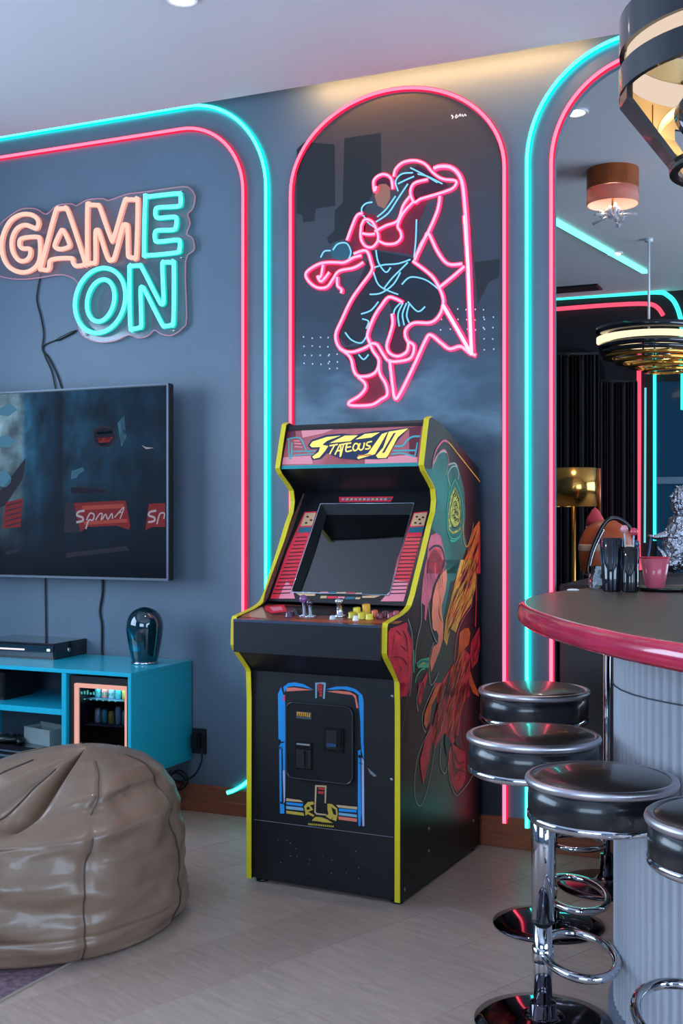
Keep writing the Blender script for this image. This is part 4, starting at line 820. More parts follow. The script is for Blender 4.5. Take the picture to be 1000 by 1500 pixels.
for (x, y) in ((575, 1020), (574, 1142)): mb.lathe([(.008, 0), (.006, .004), (0, .004)], 10, T=Matrix.Translation(fpP((x, y), 0)) @ Matrix.Rotation(pi / 2, 4, 'X'))
mb.build('bolt', M('bolt_steel', '7b8088', .3, .8), arc_)
mb = MB()
for yy, zz in ((.05, .02), (.28, .10), (.28, .185), (.77, .10)): mb.lathe([(.008, 0), (.006, .003), (0, .003)], 10, T=Matrix.Translation((WA, yy, zz + .03)) @ Matrix.Rotation(pi / 2, 4, 'Y'))
mb.build('bolt', MATS['bolt_steel'], arc_)
for xx in (.045, WA - .03):
    for yy in (.05, DA - .05): MB().lathe([(.024, 0), (.024, .008), (.01, .010), (.01, .03)], 14, c=(xx, yy, 0)).build('levelling_foot', BLACKP, arc_)
MB().box((X0, .03, .012), (X1, DA - .02, .03)).build('base_board', INB, arc_)
# ---- side art, flat print on the right panel
sa = MB(); sam = [M('side_green', '0b665c', .36, spec=.2, noise=(5, .4)), M('side_orange', 'f0662f', .38, spec=.2, noise=(16, .3)), M('side_red', 'd8303f', .38, spec=.2, noise=(14, .35)), M('side_pink', 'cc5a6c', .38, spec=.2, noise=(14, .25)), M('side_ink', '101218', .32, spec=.2), M('side_gold', 'e8a040', .38, spec=.2, noise=(16, .3)), M('side_line', 'a9a39c', .4, spec=.2), M('side_lime', 'a8a848', .35, spec=.2, noise=(60, .6)), M('side_mint', '2fae80', .35, spec=.2), M('side_navy', '14263a', .35, spec=.2), M('side_purple', '6a3560', .35, spec=.2), M('side_salmon', 'f08060', .38, spec=.2, noise=(12, .15))]
def SPt(q, l): y, z = tr_side(q[0], q[1], WA); return Vector((WA + .0005 * l, ym(y), z))
A_ = lambda p: (570 + p[0] / 7.143, 640 + p[1] / 7.143); B_ = lambda p: (570 + p[0] / 7.143, 820 + p[1] / 7.143); C_ = lambda p: (570 + p[0] / 7.143, 1000 + p[1] / 7.143)
def sp_(pts, mi, l=1): sa.poly([SPt(q, l) for q in pts], mi)
def sl_(pts, mi, w_=.004, l=3, taper=False):
    pp = smooth_path([Vector((q[0], q[1], 0)) for q in pts], 4); sa.stroke([SPt((q.x, q.y), l) for q in pp], w_, (1, 0, 0), mi, taper=taper)
mA_ = lambda L: [A_(p) for p in L]; mB_ = lambda L: [B_(p) for p in L]; mC_ = lambda L: [C_(p) for p in L]
sp_(mA_([(372, 330), (430, 340), (500, 200), (570, 150), (640, 260), (720, 300), (790, 560), (800, 800), (790, 1000), (820, 1140), (760, 1300), (735, 1430), (560, 1430), (480, 1000), (440, 950), (500, 700), (490, 560), (440, 460)]), 0)
sp_(mB_([(560, 0), (740, 0), (690, 210), (640, 230), (590, 480), (560, 640), (540, 500), (600, 200)]), 0)
sp_(mA_([(640, 300), (700, 300), (740, 420), (700, 480), (640, 500), (612, 400)]), 0, 2)
sl_(mA_([(450, 330), (455, 250), (490, 130), (560, 42), (620, 60), (720, 180), (955, 470)]), 5, .006); sl_(mA_([(450, 330), (455, 250), (490, 130), (560, 42), (620, 60)]), 3, .008, 4)
sl_(mA_([(460, 280), (500, 190), (560, 150), (595, 165)]), 6, .007); sl_(mA_([(480, 260), (520, 160), (575, 135), (605, 180), (620, 270), (600, 330), (590, 400)]), 3, .005); sl_(mA_([(600, 320), (610, 420), (625, 540), (610, 680)]), 8, .005)
sl_(mA_([(640, 520), (612, 400), (650, 320), (700, 310), (728, 380), (722, 450)]), 6, .005); sl_(mA_([(620, 290), (680, 275), (712, 305)]), 6, .006)
sp_(mA_([(685, 455), (745, 580), (768, 720), (770, 900), (745, 1030), (690, 1060), (625, 1040), (605, 930), (610, 720), (640, 540)]), 0, 3)
sp_(mA_([(685, 520), (735, 640), (752, 760), (745, 900), (700, 950), (650, 930), (618, 960), (615, 800), (640, 620)]), 7, 4)
sl_(mA_([(685, 445), (640, 540), (607, 700), (600, 900), (625, 1040), (690, 1065), (750, 1010), (775, 860), (765, 700), (735, 560), (685, 445)]), 8, .005, 5); sl_(mA_([(690, 560), (650, 680), (630, 820), (650, 920), (690, 950), (735, 900), (745, 780), (720, 640), (690, 560)]), 4, .006, 5)
for (x, y) in ((690, 690), (700, 730), (680, 770), (705, 800), (670, 830), (690, 860), (712, 870), (680, 610), (715, 650)): sl_(mA_([(x - 18, y), (x, y - 15), (x + 14, y + 6), (x - 4, y + 16)]), 4, .004, 6)
sl_(mA_([(620, 960), (660, 1000), (720, 980), (745, 950)]), 7, .009, 5); sl_(mA_([(630, 1080), (680, 1090), (740, 1040)]), 8, .007, 5); sl_(mA_([(775, 860), (775, 1050), (810, 1150), (850, 1060), (885, 900)]), 5, .004, 5)
# pink domes
sp_(mA_([(405, 1130), (430, 1035), (490, 1003), (535, 1040), (570, 1180), (595, 1330), (560, 1430), (385, 1430), (395, 1250)]), 3, 2); sp_(mB_([(385, 0), (590, 0), (585, 90), (520, 130), (450, 290), (435, 390), (405, 470), (380, 640), (365, 620), (370, 480), (330, 440), (350, 200)]), 3, 2)
sp_(mA_([(420, 1210), (470, 1160), (530, 1180), (555, 1280), (545, 1430), (400, 1430)]), 2, 3)
for k in range(6):
    r_ = 20 + k * 22; sl_(mA_([(470 - r_ * .55, 1430), (470 - r_ * .6, 1340 - r_ * .2), (475, 1290 - r_ * 1.0 + 30), (480 + r_ * .55, 1340 - r_ * .2), (480 + r_ * .5, 1430)]), 4, .003, 5)
sl_(mA_([(410, 1190), (470, 1140), (540, 1160), (575, 1280), (550, 1380)]), 4, .008, 5)
for k in range(9): x = 370 + k * 22; sl_(mB_([(x, 10), (x - 10 + 10 * sin(k), 140), (x + 6, 260), (x - 14, 400 - 14 * k)]), 4 if k % 2 else 10, .003, 5, True)
# salmon figure
sp_(mB_([(597, 95), (602, 200), (585, 330), (545, 480), (545, 560), (562, 660), (560, 820), (520, 960), (470, 1090), (432, 1180), (420, 1060), (455, 910), (510, 870), (505, 780), (450, 720), (440, 560), (450, 400), (485, 250), (540, 150)]), 11, 3)
sl_(mB_([(510, 480), (520, 580), (545, 650)]), 4, .006, 5, True); sl_(mB_([(500, 300), (530, 420), (520, 500)]), 2, .004, 5, True); sl_(mB_([(560, 150), (550, 280), (575, 330)]), 2, .003, 5, True)
sp_(mB_([(450, 760), (490, 740), (510, 790), (505, 850), (470, 860)]), 9, 4)
sl_(mB_([(405, 470), (420, 640), (450, 780), (490, 860), (510, 860)]), 6, .004, 5); sl_(mB_([(330, 440), (330, 640), (290, 820), (270, 960), (268, 1090)]), 6, .0035, 5); sl_(mB_([(460, 860), (425, 980), (410, 1100), (420, 1270), (440, 1310), (480, 1250), (510, 1180)]), 6, .004, 5)
sl_(mB_([(250, 940), (252, 1180)]), 8, .008, 5); sp_(mB_([(285, 1075), (330, 1040), (415, 1020), (405, 1060), (410, 1130), (300, 1130), (285, 1110)]), 8, 3); sl_(mB_([(290, 1100), (340, 1060), (410, 1070)]), 0, .008, 5); sl_(mB_([(300, 1130), (350, 1080), (405, 1100)]), 7, .004, 6); sl_(mB_([(265, 1285), (285, 1210), (330, 1150), (370, 1140)]), 8, .006, 5)
# crimson block next to the front edge
sp_(mB_([(8, 720), (90, 690), (182, 655), (225, 790), (235, 900), (230, 1200), (205, 1380), (180, 1429), (122, 1429), (105, 1300), (20, 1090), (-15, 1010), (-12, 760)]), 2, 2); sp_(mC_([(110, 0), (185, 0), (150, 80), (122, 170), (112, 130)]), 2, 2)
for L in ([(60, 740), (40, 850), (20, 1000)], [(0, 1020), (120, 1025), (180, 1100), (190, 1200)], [(120, 740), (170, 800), (190, 1000), (195, 1300)], [(110, 890), (180, 960)], [(90, 1110), (120, 1140), (95, 1180)], [(60, 730), (130, 800)], [(140, 740), (180, 830)]): sl_(mB_(L), 4, .004, 5, True)
sl_(mB_([(190, 620), (225, 740), (238, 900), (232, 1200), (205, 1429)]), 6, .0035, 5); sp_(mB_([(190, 640), (222, 760), (222, 820), (185, 730)]), 9, 4); sl_(mC_([(185, 0), (180, 160), (150, 380), (115, 570)]), 10, .004, 5)
# gold to red flame masses
def strands(fn, poly, n, cols, dx, dy, w0, w1, l=4):
    xs = [p[0] for p in poly]; ys = [p[1] for p in poly]
    def inside(x, y):
        c = False
        for i in range(len(poly)):
            (xa_, ya_), (xb_, yb_) = poly[i], poly[i - 1]
            if (ya_ > y) != (yb_ > y) and x < (xb_ - xa_) * (y - ya_) / (yb_ - ya_) + xa_: c = not c
        return c
    k = 0; tries = 0
    while k < n and tries < n * 40:
        tries += 1; x, y = random.uniform(min(xs), max(xs)), random.uniform(min(ys), max(ys)); s_ = random.uniform(.6, 1.3); w_ = random.uniform(-14, 14)
        pts = [(x + dx * s_ * t_ + w_ * sin(3 * t_), y + dy * s_ * t_) for t_ in (0, .33, .66, 1)]
        if all(inside(*p) for p in pts): sl_([fn(p) for p in pts], random.choice(cols), random.uniform(w0, w1), l + (k % 4) , True); k += 1
fl1 = [(952, 870), (957, 1430), (745, 1430), (770, 1330), (830, 1160), (890, 960)]
sp_(mA_(fl1), 1, 2); fl2 = [(750, 0), (920, 0), (912, 200), (905, 300), (860, 460), (790, 560), (730, 660), (700, 760), (640, 720), (600, 900), (568, 830), (585, 650), (640, 430), (700, 200)]
sp_(mB_(fl2), 5, 2); sp_(mA_([(930, 1430), (957, 880), (958, 1430)]), 2, 3)
strands(A_, fl1, 16, [4, 2, 5, 4], -70, 190, .004, .008); strands(B_, fl2, 80, [4, 1, 5, 4, 1, 2], -80, 190, .004, .009)
sp_(mB_([(738, 760), (790, 715), (835, 710), (852, 770), (835, 880), (790, 930), (760, 1100), (700, 1200), (720, 950)]), 1, 3)
fl3 = [(860, 860), (900, 790), (950, 700), (955, 900), (930, 1060), (870, 1140), (850, 1000)]; sp_(mB_(fl3), 2, 2); strands(B_, fl3, 18, [4, 1, 4, 10], -30, 130, .003, .006)
sl_(mB_([(915, 0), (915, 400), (905, 700)]), 2, .012, 3); sl_(mB_([(880, 300), (860, 480), (780, 600), (720, 740), (690, 900), (680, 1060)]), 3, .005, 5)
fl4 = [(560, 1260), (640, 1130), (700, 1060), (740, 950), (800, 940), (850, 1000), (850, 1200), (840, 1429), (470, 1429), (520, 1340)]; sp_(mB_(fl4), 2, 2); sp_(mB_([(845, 1150), (880, 1260), (935, 1380), (945, 1428), (880, 1390), (840, 1290)]), 1, 3)
fl5 = [(470, 0), (850, 0), (820, 140), (770, 230), (745, 350), (725, 580), (660, 640), (580, 520), (470, 690), (440, 560), (460, 420), (500, 230)]; sp_(mC_(fl5), 2, 2)
strands(B_, fl4, 60, [1, 4, 1, 4, 11], -60, 200, .004, .010); strands(C_, fl5, 95, [1, 4, 1, 4, 2, 11], -50, 200, .004, .011)
sp_(mC_([(530, 0), (500, 120), (440, 230), (420, 400), (380, 480), (358, 430), (365, 320), (420, 180), (470, 60)]), 1, 4); sl_(mC_([(470, 20), (380, 220), (338, 360), (350, 480), (380, 520)]), 6, .004, 6)
sp_(mC_([(425, 430), (455, 470), (448, 590), (410, 830), (352, 1060), (322, 900), (320, 800), (370, 600)]), 2, 3); sl_(mC_([(430, 480), (380, 560), (300, 750), (262, 980), (265, 1200), (310, 1290), (360, 1220), (410, 1050), (450, 830), (475, 650)]), 6, .0035, 5)
sp_(mB_([(395, 1165), (400, 1230), (350, 1380), (330, 1429), (300, 1429), (330, 1290)]), 2, 3); sp_(mC_([(300, 0), (365, 0), (330, 200), (312, 240), (300, 200)]), 2, 3); sl_(mC_([(330, 0), (290, 130), (285, 230), (298, 300)]), 6, .004, 5)
sp_(mC_([(620, 700), (660, 640), (790, 720), (800, 800), (800, 1000), (770, 1080), (700, 1145), (645, 1040), (615, 870)]), 2, 3); sl_(mC_([(610, 830), (630, 1020), (690, 1172), (740, 1150), (830, 1040), (905, 910)]), 6, .005, 5)
sl_(mC_([(540, 620), (525, 800), (535, 900), (575, 950), (605, 880)]), 6, .005, 5); sl_(mC_([(850, 0), (800, 250), (775, 450), (780, 600), (810, 650)]), 10, .004, 5)
sp_(mC_([(690, 545), (730, 560), (800, 680), (780, 715), (690, 650)]), 4, 5); sl_(mC_([(650, 640), (680, 880), (730, 910), (770, 880)]), 4, .012, 5); sl_(mC_([(680, 730), (720, 840), (790, 820)]), 4, .008, 5); sl_(mC_([(670, 980), (720, 920), (790, 930), (800, 1000)]), 4, .005, 5); sl_(mC_([(720, 1030), (750, 940)]), 4, .004, 5)
sp_(mC_([(580, 540), (625, 580), (630, 690), (600, 780), (575, 650)]), 4, 5)
sa.build('side_print', sam, arc_, fix=False)
# ================================================================== BEAN BAG
import mathutils.noise as mno_
dB = 4.05; XB = -1.08; pc = CAM + FV * dB + RV * XB
bb = thing('bean_bag', 'slouchy taupe leather bean bag chair with dark stitched seams on the floor at left', 'bean bag', (pc.x, pc.y, 0))
Rm = .535; Hb = .59
SEAMS = [rad(a) for a in (-58, -8, 45, 100, 150, 205, 250)]     # measured from the axis to the right of the view
def ang(a): return (a + pi) % (2 * pi) - pi
def bump_(x, c, w_): return math.exp(-((x - c) / w_) ** 2)
def prof_r(t):   # t 0 bottom .. 1 top along the height
    pts = [(0, .91), (.03, .95), (.10, .985), (.22, 1.0), (.38, .985), (.52, .945), (.66, .87), (.76, .78), (.85, .65), (.92, .49), (.97, .29), (1, 0)]
    for (a, r0), (b_, r1) in zip(pts, pts[1:]):
        if a <= t <= b_: u = (t - a) / (b_ - a); return r0 + (r1 - r0) * u
    return 0
def bagpt(a, t):
    r = Rm * prof_r(t); z = Hb * t
    k = max(0, t - .35) / .65; sxo = .17 * k * k; syo = .05 * k * k        # apex slumped to the right and back
    near = max(0, cos(a + pi / 2)) ** .5                                   # side facing the room
    d = 0
    for s_ in SEAMS: d -= .007 * bump_(ang(a - s_), 0, .04) * (1 if t < .97 else 0)
    w_ = .006 * sin(4 * a + 7 * t + .5) + .004 * sin(9 * a - 12 * t + 1)
    led = .70 + .035 * sin(2.2 * a + .9)                                   # ledge where the front panel folds over
    w_ += .024 * bump_(t, led - .03, .05) * near - .050 * bump_(t, led + .075, .06) * near
    w_ -= .020 * bump_(t, .55 + .06 * sin(2 * a + .6), .05) * near * (.5 + .5 * sin(3 * a + .4)); w_ += .012 * bump_(t, .45 + .05 * sin(3 * a), .05) * near * (.5 + .5 * sin(3 * a + .4))
    q_ = Vector((cos(a) * 2.2, sin(a) * 2.2, t * 5.5)); w_ += .016 * mno_.noise(q_) + .007 * mno_.noise(q_ * 2.6)
    w_ -= .010 * bump_(t, .30 + .05 * (a + 1.6), .018) * bump_(ang(a - rad(-95)), 0, .5); w_ -= .009 * bump_(t, .165 + .02 * sin(2 * a), .016) * near
    w_ += .010 * sin(6 * a + 20 * t) * bump_(t, .36, .12) * near
    cr_ = bump_(ang(a - rad(-95)), 0, .11) * max(0, min(1, (t - .68) / .12)) # crease from the apex toward the viewer
    c2 = bump_(ang(a - rad(-135) - (t - .75) * 1.4), 0, .16) * max(0, min(1, (t - .66) / .1)) * max(0, min(1, (1 - t) / .06))
    sl = bump_(ang(a - rad(-120)), 0, .8) * bump_(t, .84, .12)
    r = r + d + w_ * min(1, 5 * (1 - t) + .1) * (1 if t > .03 else .2) - cr_ * .05 - c2 * .03 - sl * .03
    z2 = z - cr_ * .070 - c2 * .030 - sl * .065
    r = max(r, 0)
    v_ = RV * (r * cos(a) + sxo) + FV * (r * sin(a) + syo); return Vector((v_.x, v_.y, max(z2, .0077)))
def bagn(a, t):
    n_ = (bagpt(a + .01, t) - bagpt(a - .01, t)).cross(bagpt(a, t + .006) - bagpt(a, t - .006)); return n_.normalized()
NA, NT = 360, 120
vs = []; fs = []
for j in range(NT + 1):
    t_ = j / NT
    for i in range(NA): vs.append(bagpt(2 * pi * i / NA, t_))
for j in range(NT):
    for i in range(NA): fs.append((j * NA + i, j * NA + (i + 1) % NA, (j + 1) * NA + (i + 1) % NA, (j + 1) * NA + i))
fs.append(tuple(reversed(range(NA))))
LEA = M('taupe_leather', '776050', .36, spec=.55, noise=(6, .10), bump=(28, .2), coat=.15)
MB().add(vs, fs, 0, True).build('bag_body', LEA, bb)
for s_ in SEAMS:
    MB().tube([bagpt(s_, t_ / 80) + bagn(s_, t_ / 80) * .003 for t_ in range(2, 78)], .0026, 6).build('seam', M('seam_brown', '4a3d36', .6), bb)
# ================================================================== RUG
ra, rb_ = onfloor(-60, 1500, 0), onfloor(110, 1408, 0)
u_ = (rb_ - ra).normalized(); v_ = Vector((-u_.y, u_.x, 0))
rg = thing('rug', 'mauve grey rug corner with pale bound edge under the bean bag', 'rug', (rb_ + u_ * .25))
Or = Vector(rg.location)
corner = rb_ + u_ * .25
q = [corner, corner - u_ * 2.2, corner - u_ * 2.2 + v_ * 1.5, corner + v_ * 1.5]
MB().prism([p - Or for p in q], (0, 0, .004)).build('rug_pile', M('rug_mauve', '6d5660', .9, noise=(60, .45), bump=(200, .5)), rg)
MB().tube([p - Or + Vector((0, 0, .0032)) for p in q], .0042, 6, True).build('binding', M('rug_binding', 'b5a8a0', .7), rg)

# ================================================================== BAR TABLE
HT = 1.15
CX, CDp = 1.437, 3.2
bt_c = camxz(CX, CDp, 0)
bt = thing('bar_table', 'large round bar table with dark top, glossy red rim and fluted grey drum', 'bar table', bt_c)
def egg(off, z, n=96):
    p = []
    for k in range(n):
        a = 2 * pi * k / n; ax = .925 + off; bd = (1.16 if sin(a) > 0 else 1.62) + off
        w_ = camxz(CX + ax * cos(a), CDp + bd * sin(a), z); p.append(w_ - bt_c)
    return p
TOPM = M('dark_table_top', '4b3d32', .36, spec=.5, noise=(26, .35), bump=(45, .25))
MB().prism(egg(-.012, HT - .02), (0, 0, .02)).build('table_top', TOPM, bt)
rings = [egg(o_, z_) for o_, z_ in ((-.03, HT - .058), (-.004, HT - .056), (.006, HT - .045), (.008, HT - .025), (.003, HT - .008), (-.012, HT + .001), (-.016, HT + .0005))]
n = 96; mb = MB(); mb.add([p for r_ in rings for p in r_], [(i * n + k, i * n + (k + 1) % n, (i + 1) * n + (k + 1) % n, (i + 1) * n + k) for i in range(len(rings) - 1) for k in range(n)], 0, True)
mb.build('rim', M('red_rim_lacquer', 'bd2448', .2, spec=.6, coat=.6, noise=(5, .2)), bt)
MB().prism(egg(-.03, HT - .058), (0, 0, .036)).build('under_board', M('under_board_dark', '1a1616', .6), bt)
BC = camxz(1.27, 3.19, 0) - bt_c; RB = .5
nf = 104; vs = []; zs = [0.03, HT - .058]
for z_ in zs:
    for k in range(nf * 8):
        a = 2 * pi * k / (nf * 8); r_ = RB + .012 * (abs(cos(nf * a / 2)) - .6); vs.append(BC + Vector((r_ * cos(a), r_ * sin(a), z_)))
N4 = nf * 8
MB().add(vs, [(k, (k + 1) % N4, N4 + (k + 1) % N4, N4 + k) for k in range(N4)], 0, True).build('fluted_drum', M('fluted_grey', 'a2a4ae', .5, noise=(3, .05)), bt)
MB().lathe([(RB + .02, 0), (RB + .02, .03), (RB - .1, .03)], 64, c=BC, smooth=False).build('drum_plinth', M('plinth_grey', '6f7684', .5), bt)
mb = MB(); pts = []
for k in range(40):
    a = 2 * pi * k / 40; zz = .905 - .10 * 0 - .0; pts.append(BC + Vector(((RB + .007) * cos(a), (RB + .007) * sin(a), .93 - .0 + .0)))
mb.tube(pts, .0022, 5, True); mb.build('joint_line', M('joint_dark', '3c424c', .6), bt)
# chrome support post with foot ring and round base under the table edge
PP = onfloor(889, 1297); Pl = PP - bt_c
MB().tube([Pl + Vector((0, 0, .02)), Pl + Vector((0, 0, HT - .058))], .0145, 16).build('support_post', CHROME, bt)
MB().lathe([(.19, 0), (.19, .006), (.16, .014), (.05, .024), (.028, .05), (.026, .12), (.0, .12)], 40, c=Pl).build('post_base', M('base_dark_chrome', '4a4650', .16, 1), bt)
rc = Pl + RV * -.115 + Vector((0, 0, .165))
MB().torus(rc, .105, .011, 40, 8).build('foot_ring', CHROME, bt)
MB().tube([Pl + Vector((0, 0, .27)), Pl - RV * .03 + Vector((0, 0, .215))], .008, 8).build('ring_bracket', CHROME, bt)

# ================================================================== STOOLS
def make_stool(label, sx, sd, H, dia, basep=None, ring=None, arm=None, ringz=.2, leanx=None):
    s0 = camxz(sx, sd, 0) if basep is None else basep
    r = thing('bar_stool', label, 'bar stool', s0, group='round bar stools')
    top = camxz(sx, sd, H) - s0; R = dia / 2
    c = (top.x, top.y, 0)
    TS = .118 * dia / .37
    MB().lathe([(R * .955, H - TS + .012), (R * .985, H - TS + .02), (R * .99, H - TS * .5), (R * .975, H - .018)], 48, c=c).build('seat_band', BLACKV, r)
    MB().lathe([(R * .955, H - .012), (R * .93, H - .006), (R * .8, H + .004), (R * .5, H + .011), (R * .2, H + .014), (0, H + .0145)], 48, c=c).build('seat', M('seat_vinyl', '2e2825', .30, spec=.6, coat=.3, bump=(50, .05)), r)
    MB().torus((top.x, top.y, H - .013), R * .965, .0115, 56, 10).build('seat_rim', M('satin_chrome', 'c4c0c8', .38, 1), r)
    MB().lathe([(R * .5, H - TS + .004), (R * .97, H - TS + .004), (R * 1.0, H - TS + .010), (R * 1.0, H - TS + .022), (R * .955, H - TS + .026)], 56, c=c).build('lower_rim', CHROME, r)
    MB().lathe([(.06, H - TS - .02), (.10, H - TS + .003), (R * .5, H - TS + .004), (0, H - TS + .004)], 32, c=c).build('seat_plate', BLACKP, r)
    if basep is not None:
        bz = .285
        MB().lathe([(.0, 0), (.19, 0), (.19, .005), (.15, .012), (.06, .020), (.037, .022), (.037, .055), (.026, .058), (0, .058)], 48).build('base', M('mirror_black_chrome', '55505a', .06, 1), r)
        MB().tube([(0, 0, .05), (0, 0, bz)], .0255, 24).build('lower_column', CHROME, r)
        # upper column runs to the seat plate
        MB().tube([(0, 0, bz), (0, 0, H - TS - .004)], .0315, 24).build('column', CHROME, r)
        if (top.xy.length > .09):
            MB().tube([(0, 0, H - TS - .004), Vector((top.x, top.y, H - TS - .004))], .018, 12).build('seat_arm', BLACKP, r)
        MB().lathe([(.026, bz - .008), (.0318, bz - .008), (.0322, bz - .003), (.0318, bz - .0005), (.026, bz - .0005)], 24).build('collar', BLACKP, r)
        if ring:
            dx, dd, rr, z_ = ring; cc = RV * dx + FV * dd
            pts = [cc + Vector((0, 0, z_)) + (RV * cos(a) * rr + FV * sin(a) * rr * 1.75) for a in [2 * pi * k / 44 for k in range(44)]]
            MB().tube(pts, .0125, 10, True).build('footrest', CHROME, r)
            MB().lathe([(.0262, z_ - .022), (.030, z_ - .02), (.030, z_ + .02), (.0262, z_ + .022)], 24).build('footrest_clamp', CHROME, r)
    return r
b1p = onfloor(803, 1354); b2p = onfloor(795, 1497)
def cx_of(px, d): return (px - 500) / FPX * d
d1 = (b1p - CAM).dot(FV); d2 = (b2p - CAM).dot(FV)
def Hof(py, d): return EYE - (py - HY) * d / FPX
make_stool('rear black vinyl bar stool with chrome rims, smallest and nearest the wall', cx_of(782, d1), d1, Hof(1003, d1) - .01, 159 * d1 / FPX, b1p, (.085, -.03, .105, .115))
make_stool('second bar stool from the wall, its thick chrome column and base in full view', cx_of(781, d2), d2, Hof(1068, d2) - .01, 191 * d2 / FPX, b2p, (.098, -.01, .098, .19))
d3 = 2.80
s3 = make_stool('frontmost fully visible black bar stool seat, third from the wall', cx_of(880.5, d3), d3, Hof(1129, d3) - .01, 216 * d3 / FPX)
# swing bracket carrying the third seat from the drum
H3 = Hof(1129, d3) - .01 - .113
e = (bt_c + BC) - Vector(s3.location); e = Vector((e.x, e.y, 0)); L_ = e.length - RB; ed = e.normalized()
MB().tube([Vector((0, 0, H3)), ed * (L_ + .004) + Vector((0, 0, H3))], .02, 14).build('swing_arm', CHROME, s3)
d4 = 2.38; dia4 = .36
make_stool('bar stool at the right border of the view, cut off by the frame', cx_of(948, d4) + dia4 / 2 + .003, d4, Hof(1186, d4) - .01, dia4, camxz(cx_of(948, d4) + dia4 / 2 + .02, d4, 0), (-.10, -.02, .118, .365))

# ================================================================== THINGS ON THE TABLE
def ontop(px, py): return onplane(px, py, (0, 0, HT + .0005), ZV)
def dep(p): return (p - CAM).dot(FV)
SMK = M('smoked_black_glass', '0e0f14', .10, spec=.6, coat=.5)
p = ontop(896, 866); s_ = dep(p) / FPX
t1 = thing('tumbler', 'tall black flared tumbler with ribbed glassy sides on the table, left of the pair', 'tumbler', p)
hh = 78 * s_
vs = []; nr = 24
MB().lathe([(12.5 * s_, 0), (13 * s_, .004), (17.5 * s_, hh), (16 * s_, hh), (12 * s_, .01), (0, .01)], 28, smooth=True).build('cup', SMK, t1)
mb = MB()
for k in range(14):
    a = 2 * pi * k / 14; mb.tube([(12.8 * s_ * cos(a), 12.8 * s_ * sin(a), .004), (17.4 * s_ * cos(a), 17.4 * s_ * sin(a), hh * .98)], .0022, 6)
mb.build('rib', M('rib_steel_blue', '2c3a52', .15, .5), t1)
p = ontop(921, 867); s_ = dep(p) / FPX
t2 = thing('tumbler', 'black straight tumbler holding glass stirrers and pink picks on the table, right of the pair', 'tumbler', p + RV * .004)
MB().lathe([(11.5 * s_, 0), (12 * s_, .004), (13 * s_, 66 * s_), (12 * s_, 66 * s_), (10.5 * s_, .01), (0, .01)], 28).build('cup', SMK, t2)
mb = MB()
for k in range(12):
    a = 2 * pi * k / 12; mb.tube([(11.8 * s_ * cos(a), 11.8 * s_ * sin(a), .004), (12.9 * s_ * cos(a), 12.9 * s_ * sin(a), 64 * s_)], .0018, 6)
mb.build('rib', M('rib_dark', '2a2d36', .2, .4), t2)
for k, (ox, oy, tp, c_) in enumerate(((-4, 2, (-11, 3, 92), 'd08a98'), (2, -3, (6, -4, 88), 'c03a50'), (5, 4, (13, 6, 70), '3a4258'))):
    it = thing('drink_stirrer', ('pink ball topped stirrer leaning left in the black tumbler', 'red ball topped stirrer upright in the black tumbler', 'short slate stirrer leaning right in the black tumbler')[k], 'stirrer', p + RV * (.004 + ox * s_) + FV * oy * s_ + ZV * .0125)
    q_ = RV * (tp[0] - ox) * s_ * .6 + FV * (tp[1] - oy) * s_ * .6 + ZV * (tp[2] * s_ - .0125)
    MB().tube([(0, 0, 0), q_], .003, 8).build('stem', M('stirrer_glass', 'aab4c4', .1, spec=.7), it)
    MB().lathe([(0, -6 * s_), (4 * s_, -5 * s_), (6 * s_, 0), (4 * s_, 5 * s_), (0, 6 * s_)], 14, c=q_).build('ball', M('ball_' + c_, c_, .2, coat=.5), it)
p = ontop(875, 862); s_ = dep(p) / FPX
t3 = thing('ice_glass', 'small clear tumbler of ice standing behind the black tumblers', 'glass', p)
MB().lathe([(9.5 * s_, 0), (12 * s_, .003), (13.5 * s_, 33 * s_), (12.3 * s_, 33 * s_), (10.5 * s_, .008), (0, .008)], 24).build('cup', M('thin_glass', 'eef2f6', .04, trans=1, ior=1.1), t3)
mb = MB()
for k in range(7):
    T_ = Matrix.Translation((random.uniform(-4, 4) * s_, random.uniform(-4, 4) * s_, (6 + 3.4 * k) * s_)) @ Matrix.Rotation(random.uniform(0, 2), 4, Vector((random.random(), random.random(), 1)))
    mb.box((-.009, -.009, -.009), (.009, .009, .009), T=T_)
mb.build('ice', M('ice', 'dfe6ee', .15, trans=.4, ior=1.2), t3)
p = ontop(968, 866); s_ = dep(p) / FPX
tr = thing('serving_tray', 'flat black tray under the pink drink on the bar table', 'tray', p + RV * .03 + FV * .04)
MB().lathe([(.085, 0), (.10, .004), (.105, .012), (.10, .012), (.083, .006), (0, .006)], 40).build('dish', M('tray_black', '1b1b20', .25), tr)
zt = .0125 + HT
p2 = Vector((tr.location.x - RV.x * .04, tr.location.y - RV.y * .04, HT + .007))
g1 = thing('pink_drink', 'tapered glass of pink drink on the black tray', 'glass', p2); s_ = dep(p2) / FPX
MB().lathe([(11 * s_, 0), (13.5 * s_, .004), (22 * s_, 46 * s_), (21.4 * s_, 46 * s_), (20.6 * s_, 43 * s_), (0, 43 * s_)], 32).build('cup', M('pink_glass', 'd8687c', .08, trans=.35, ior=1.12, coat=.6), g1)
MB().torus((0, 0, 45.5 * s_), 21.6 * s_, .0022, 32, 6).build('rim', M('red_rim_glass', 'c02038', .15), g1)
MB().tube([RV * (-8 * s_) + ZV * .012, RV * (-10 * s_) + ZV * 45 * s_, RV * (-6 * s_) + ZV * 74 * s_], .0035, 8).build('straw', M('straw_blue', '30456a', .3), g1)
p = ontop(839, 865)
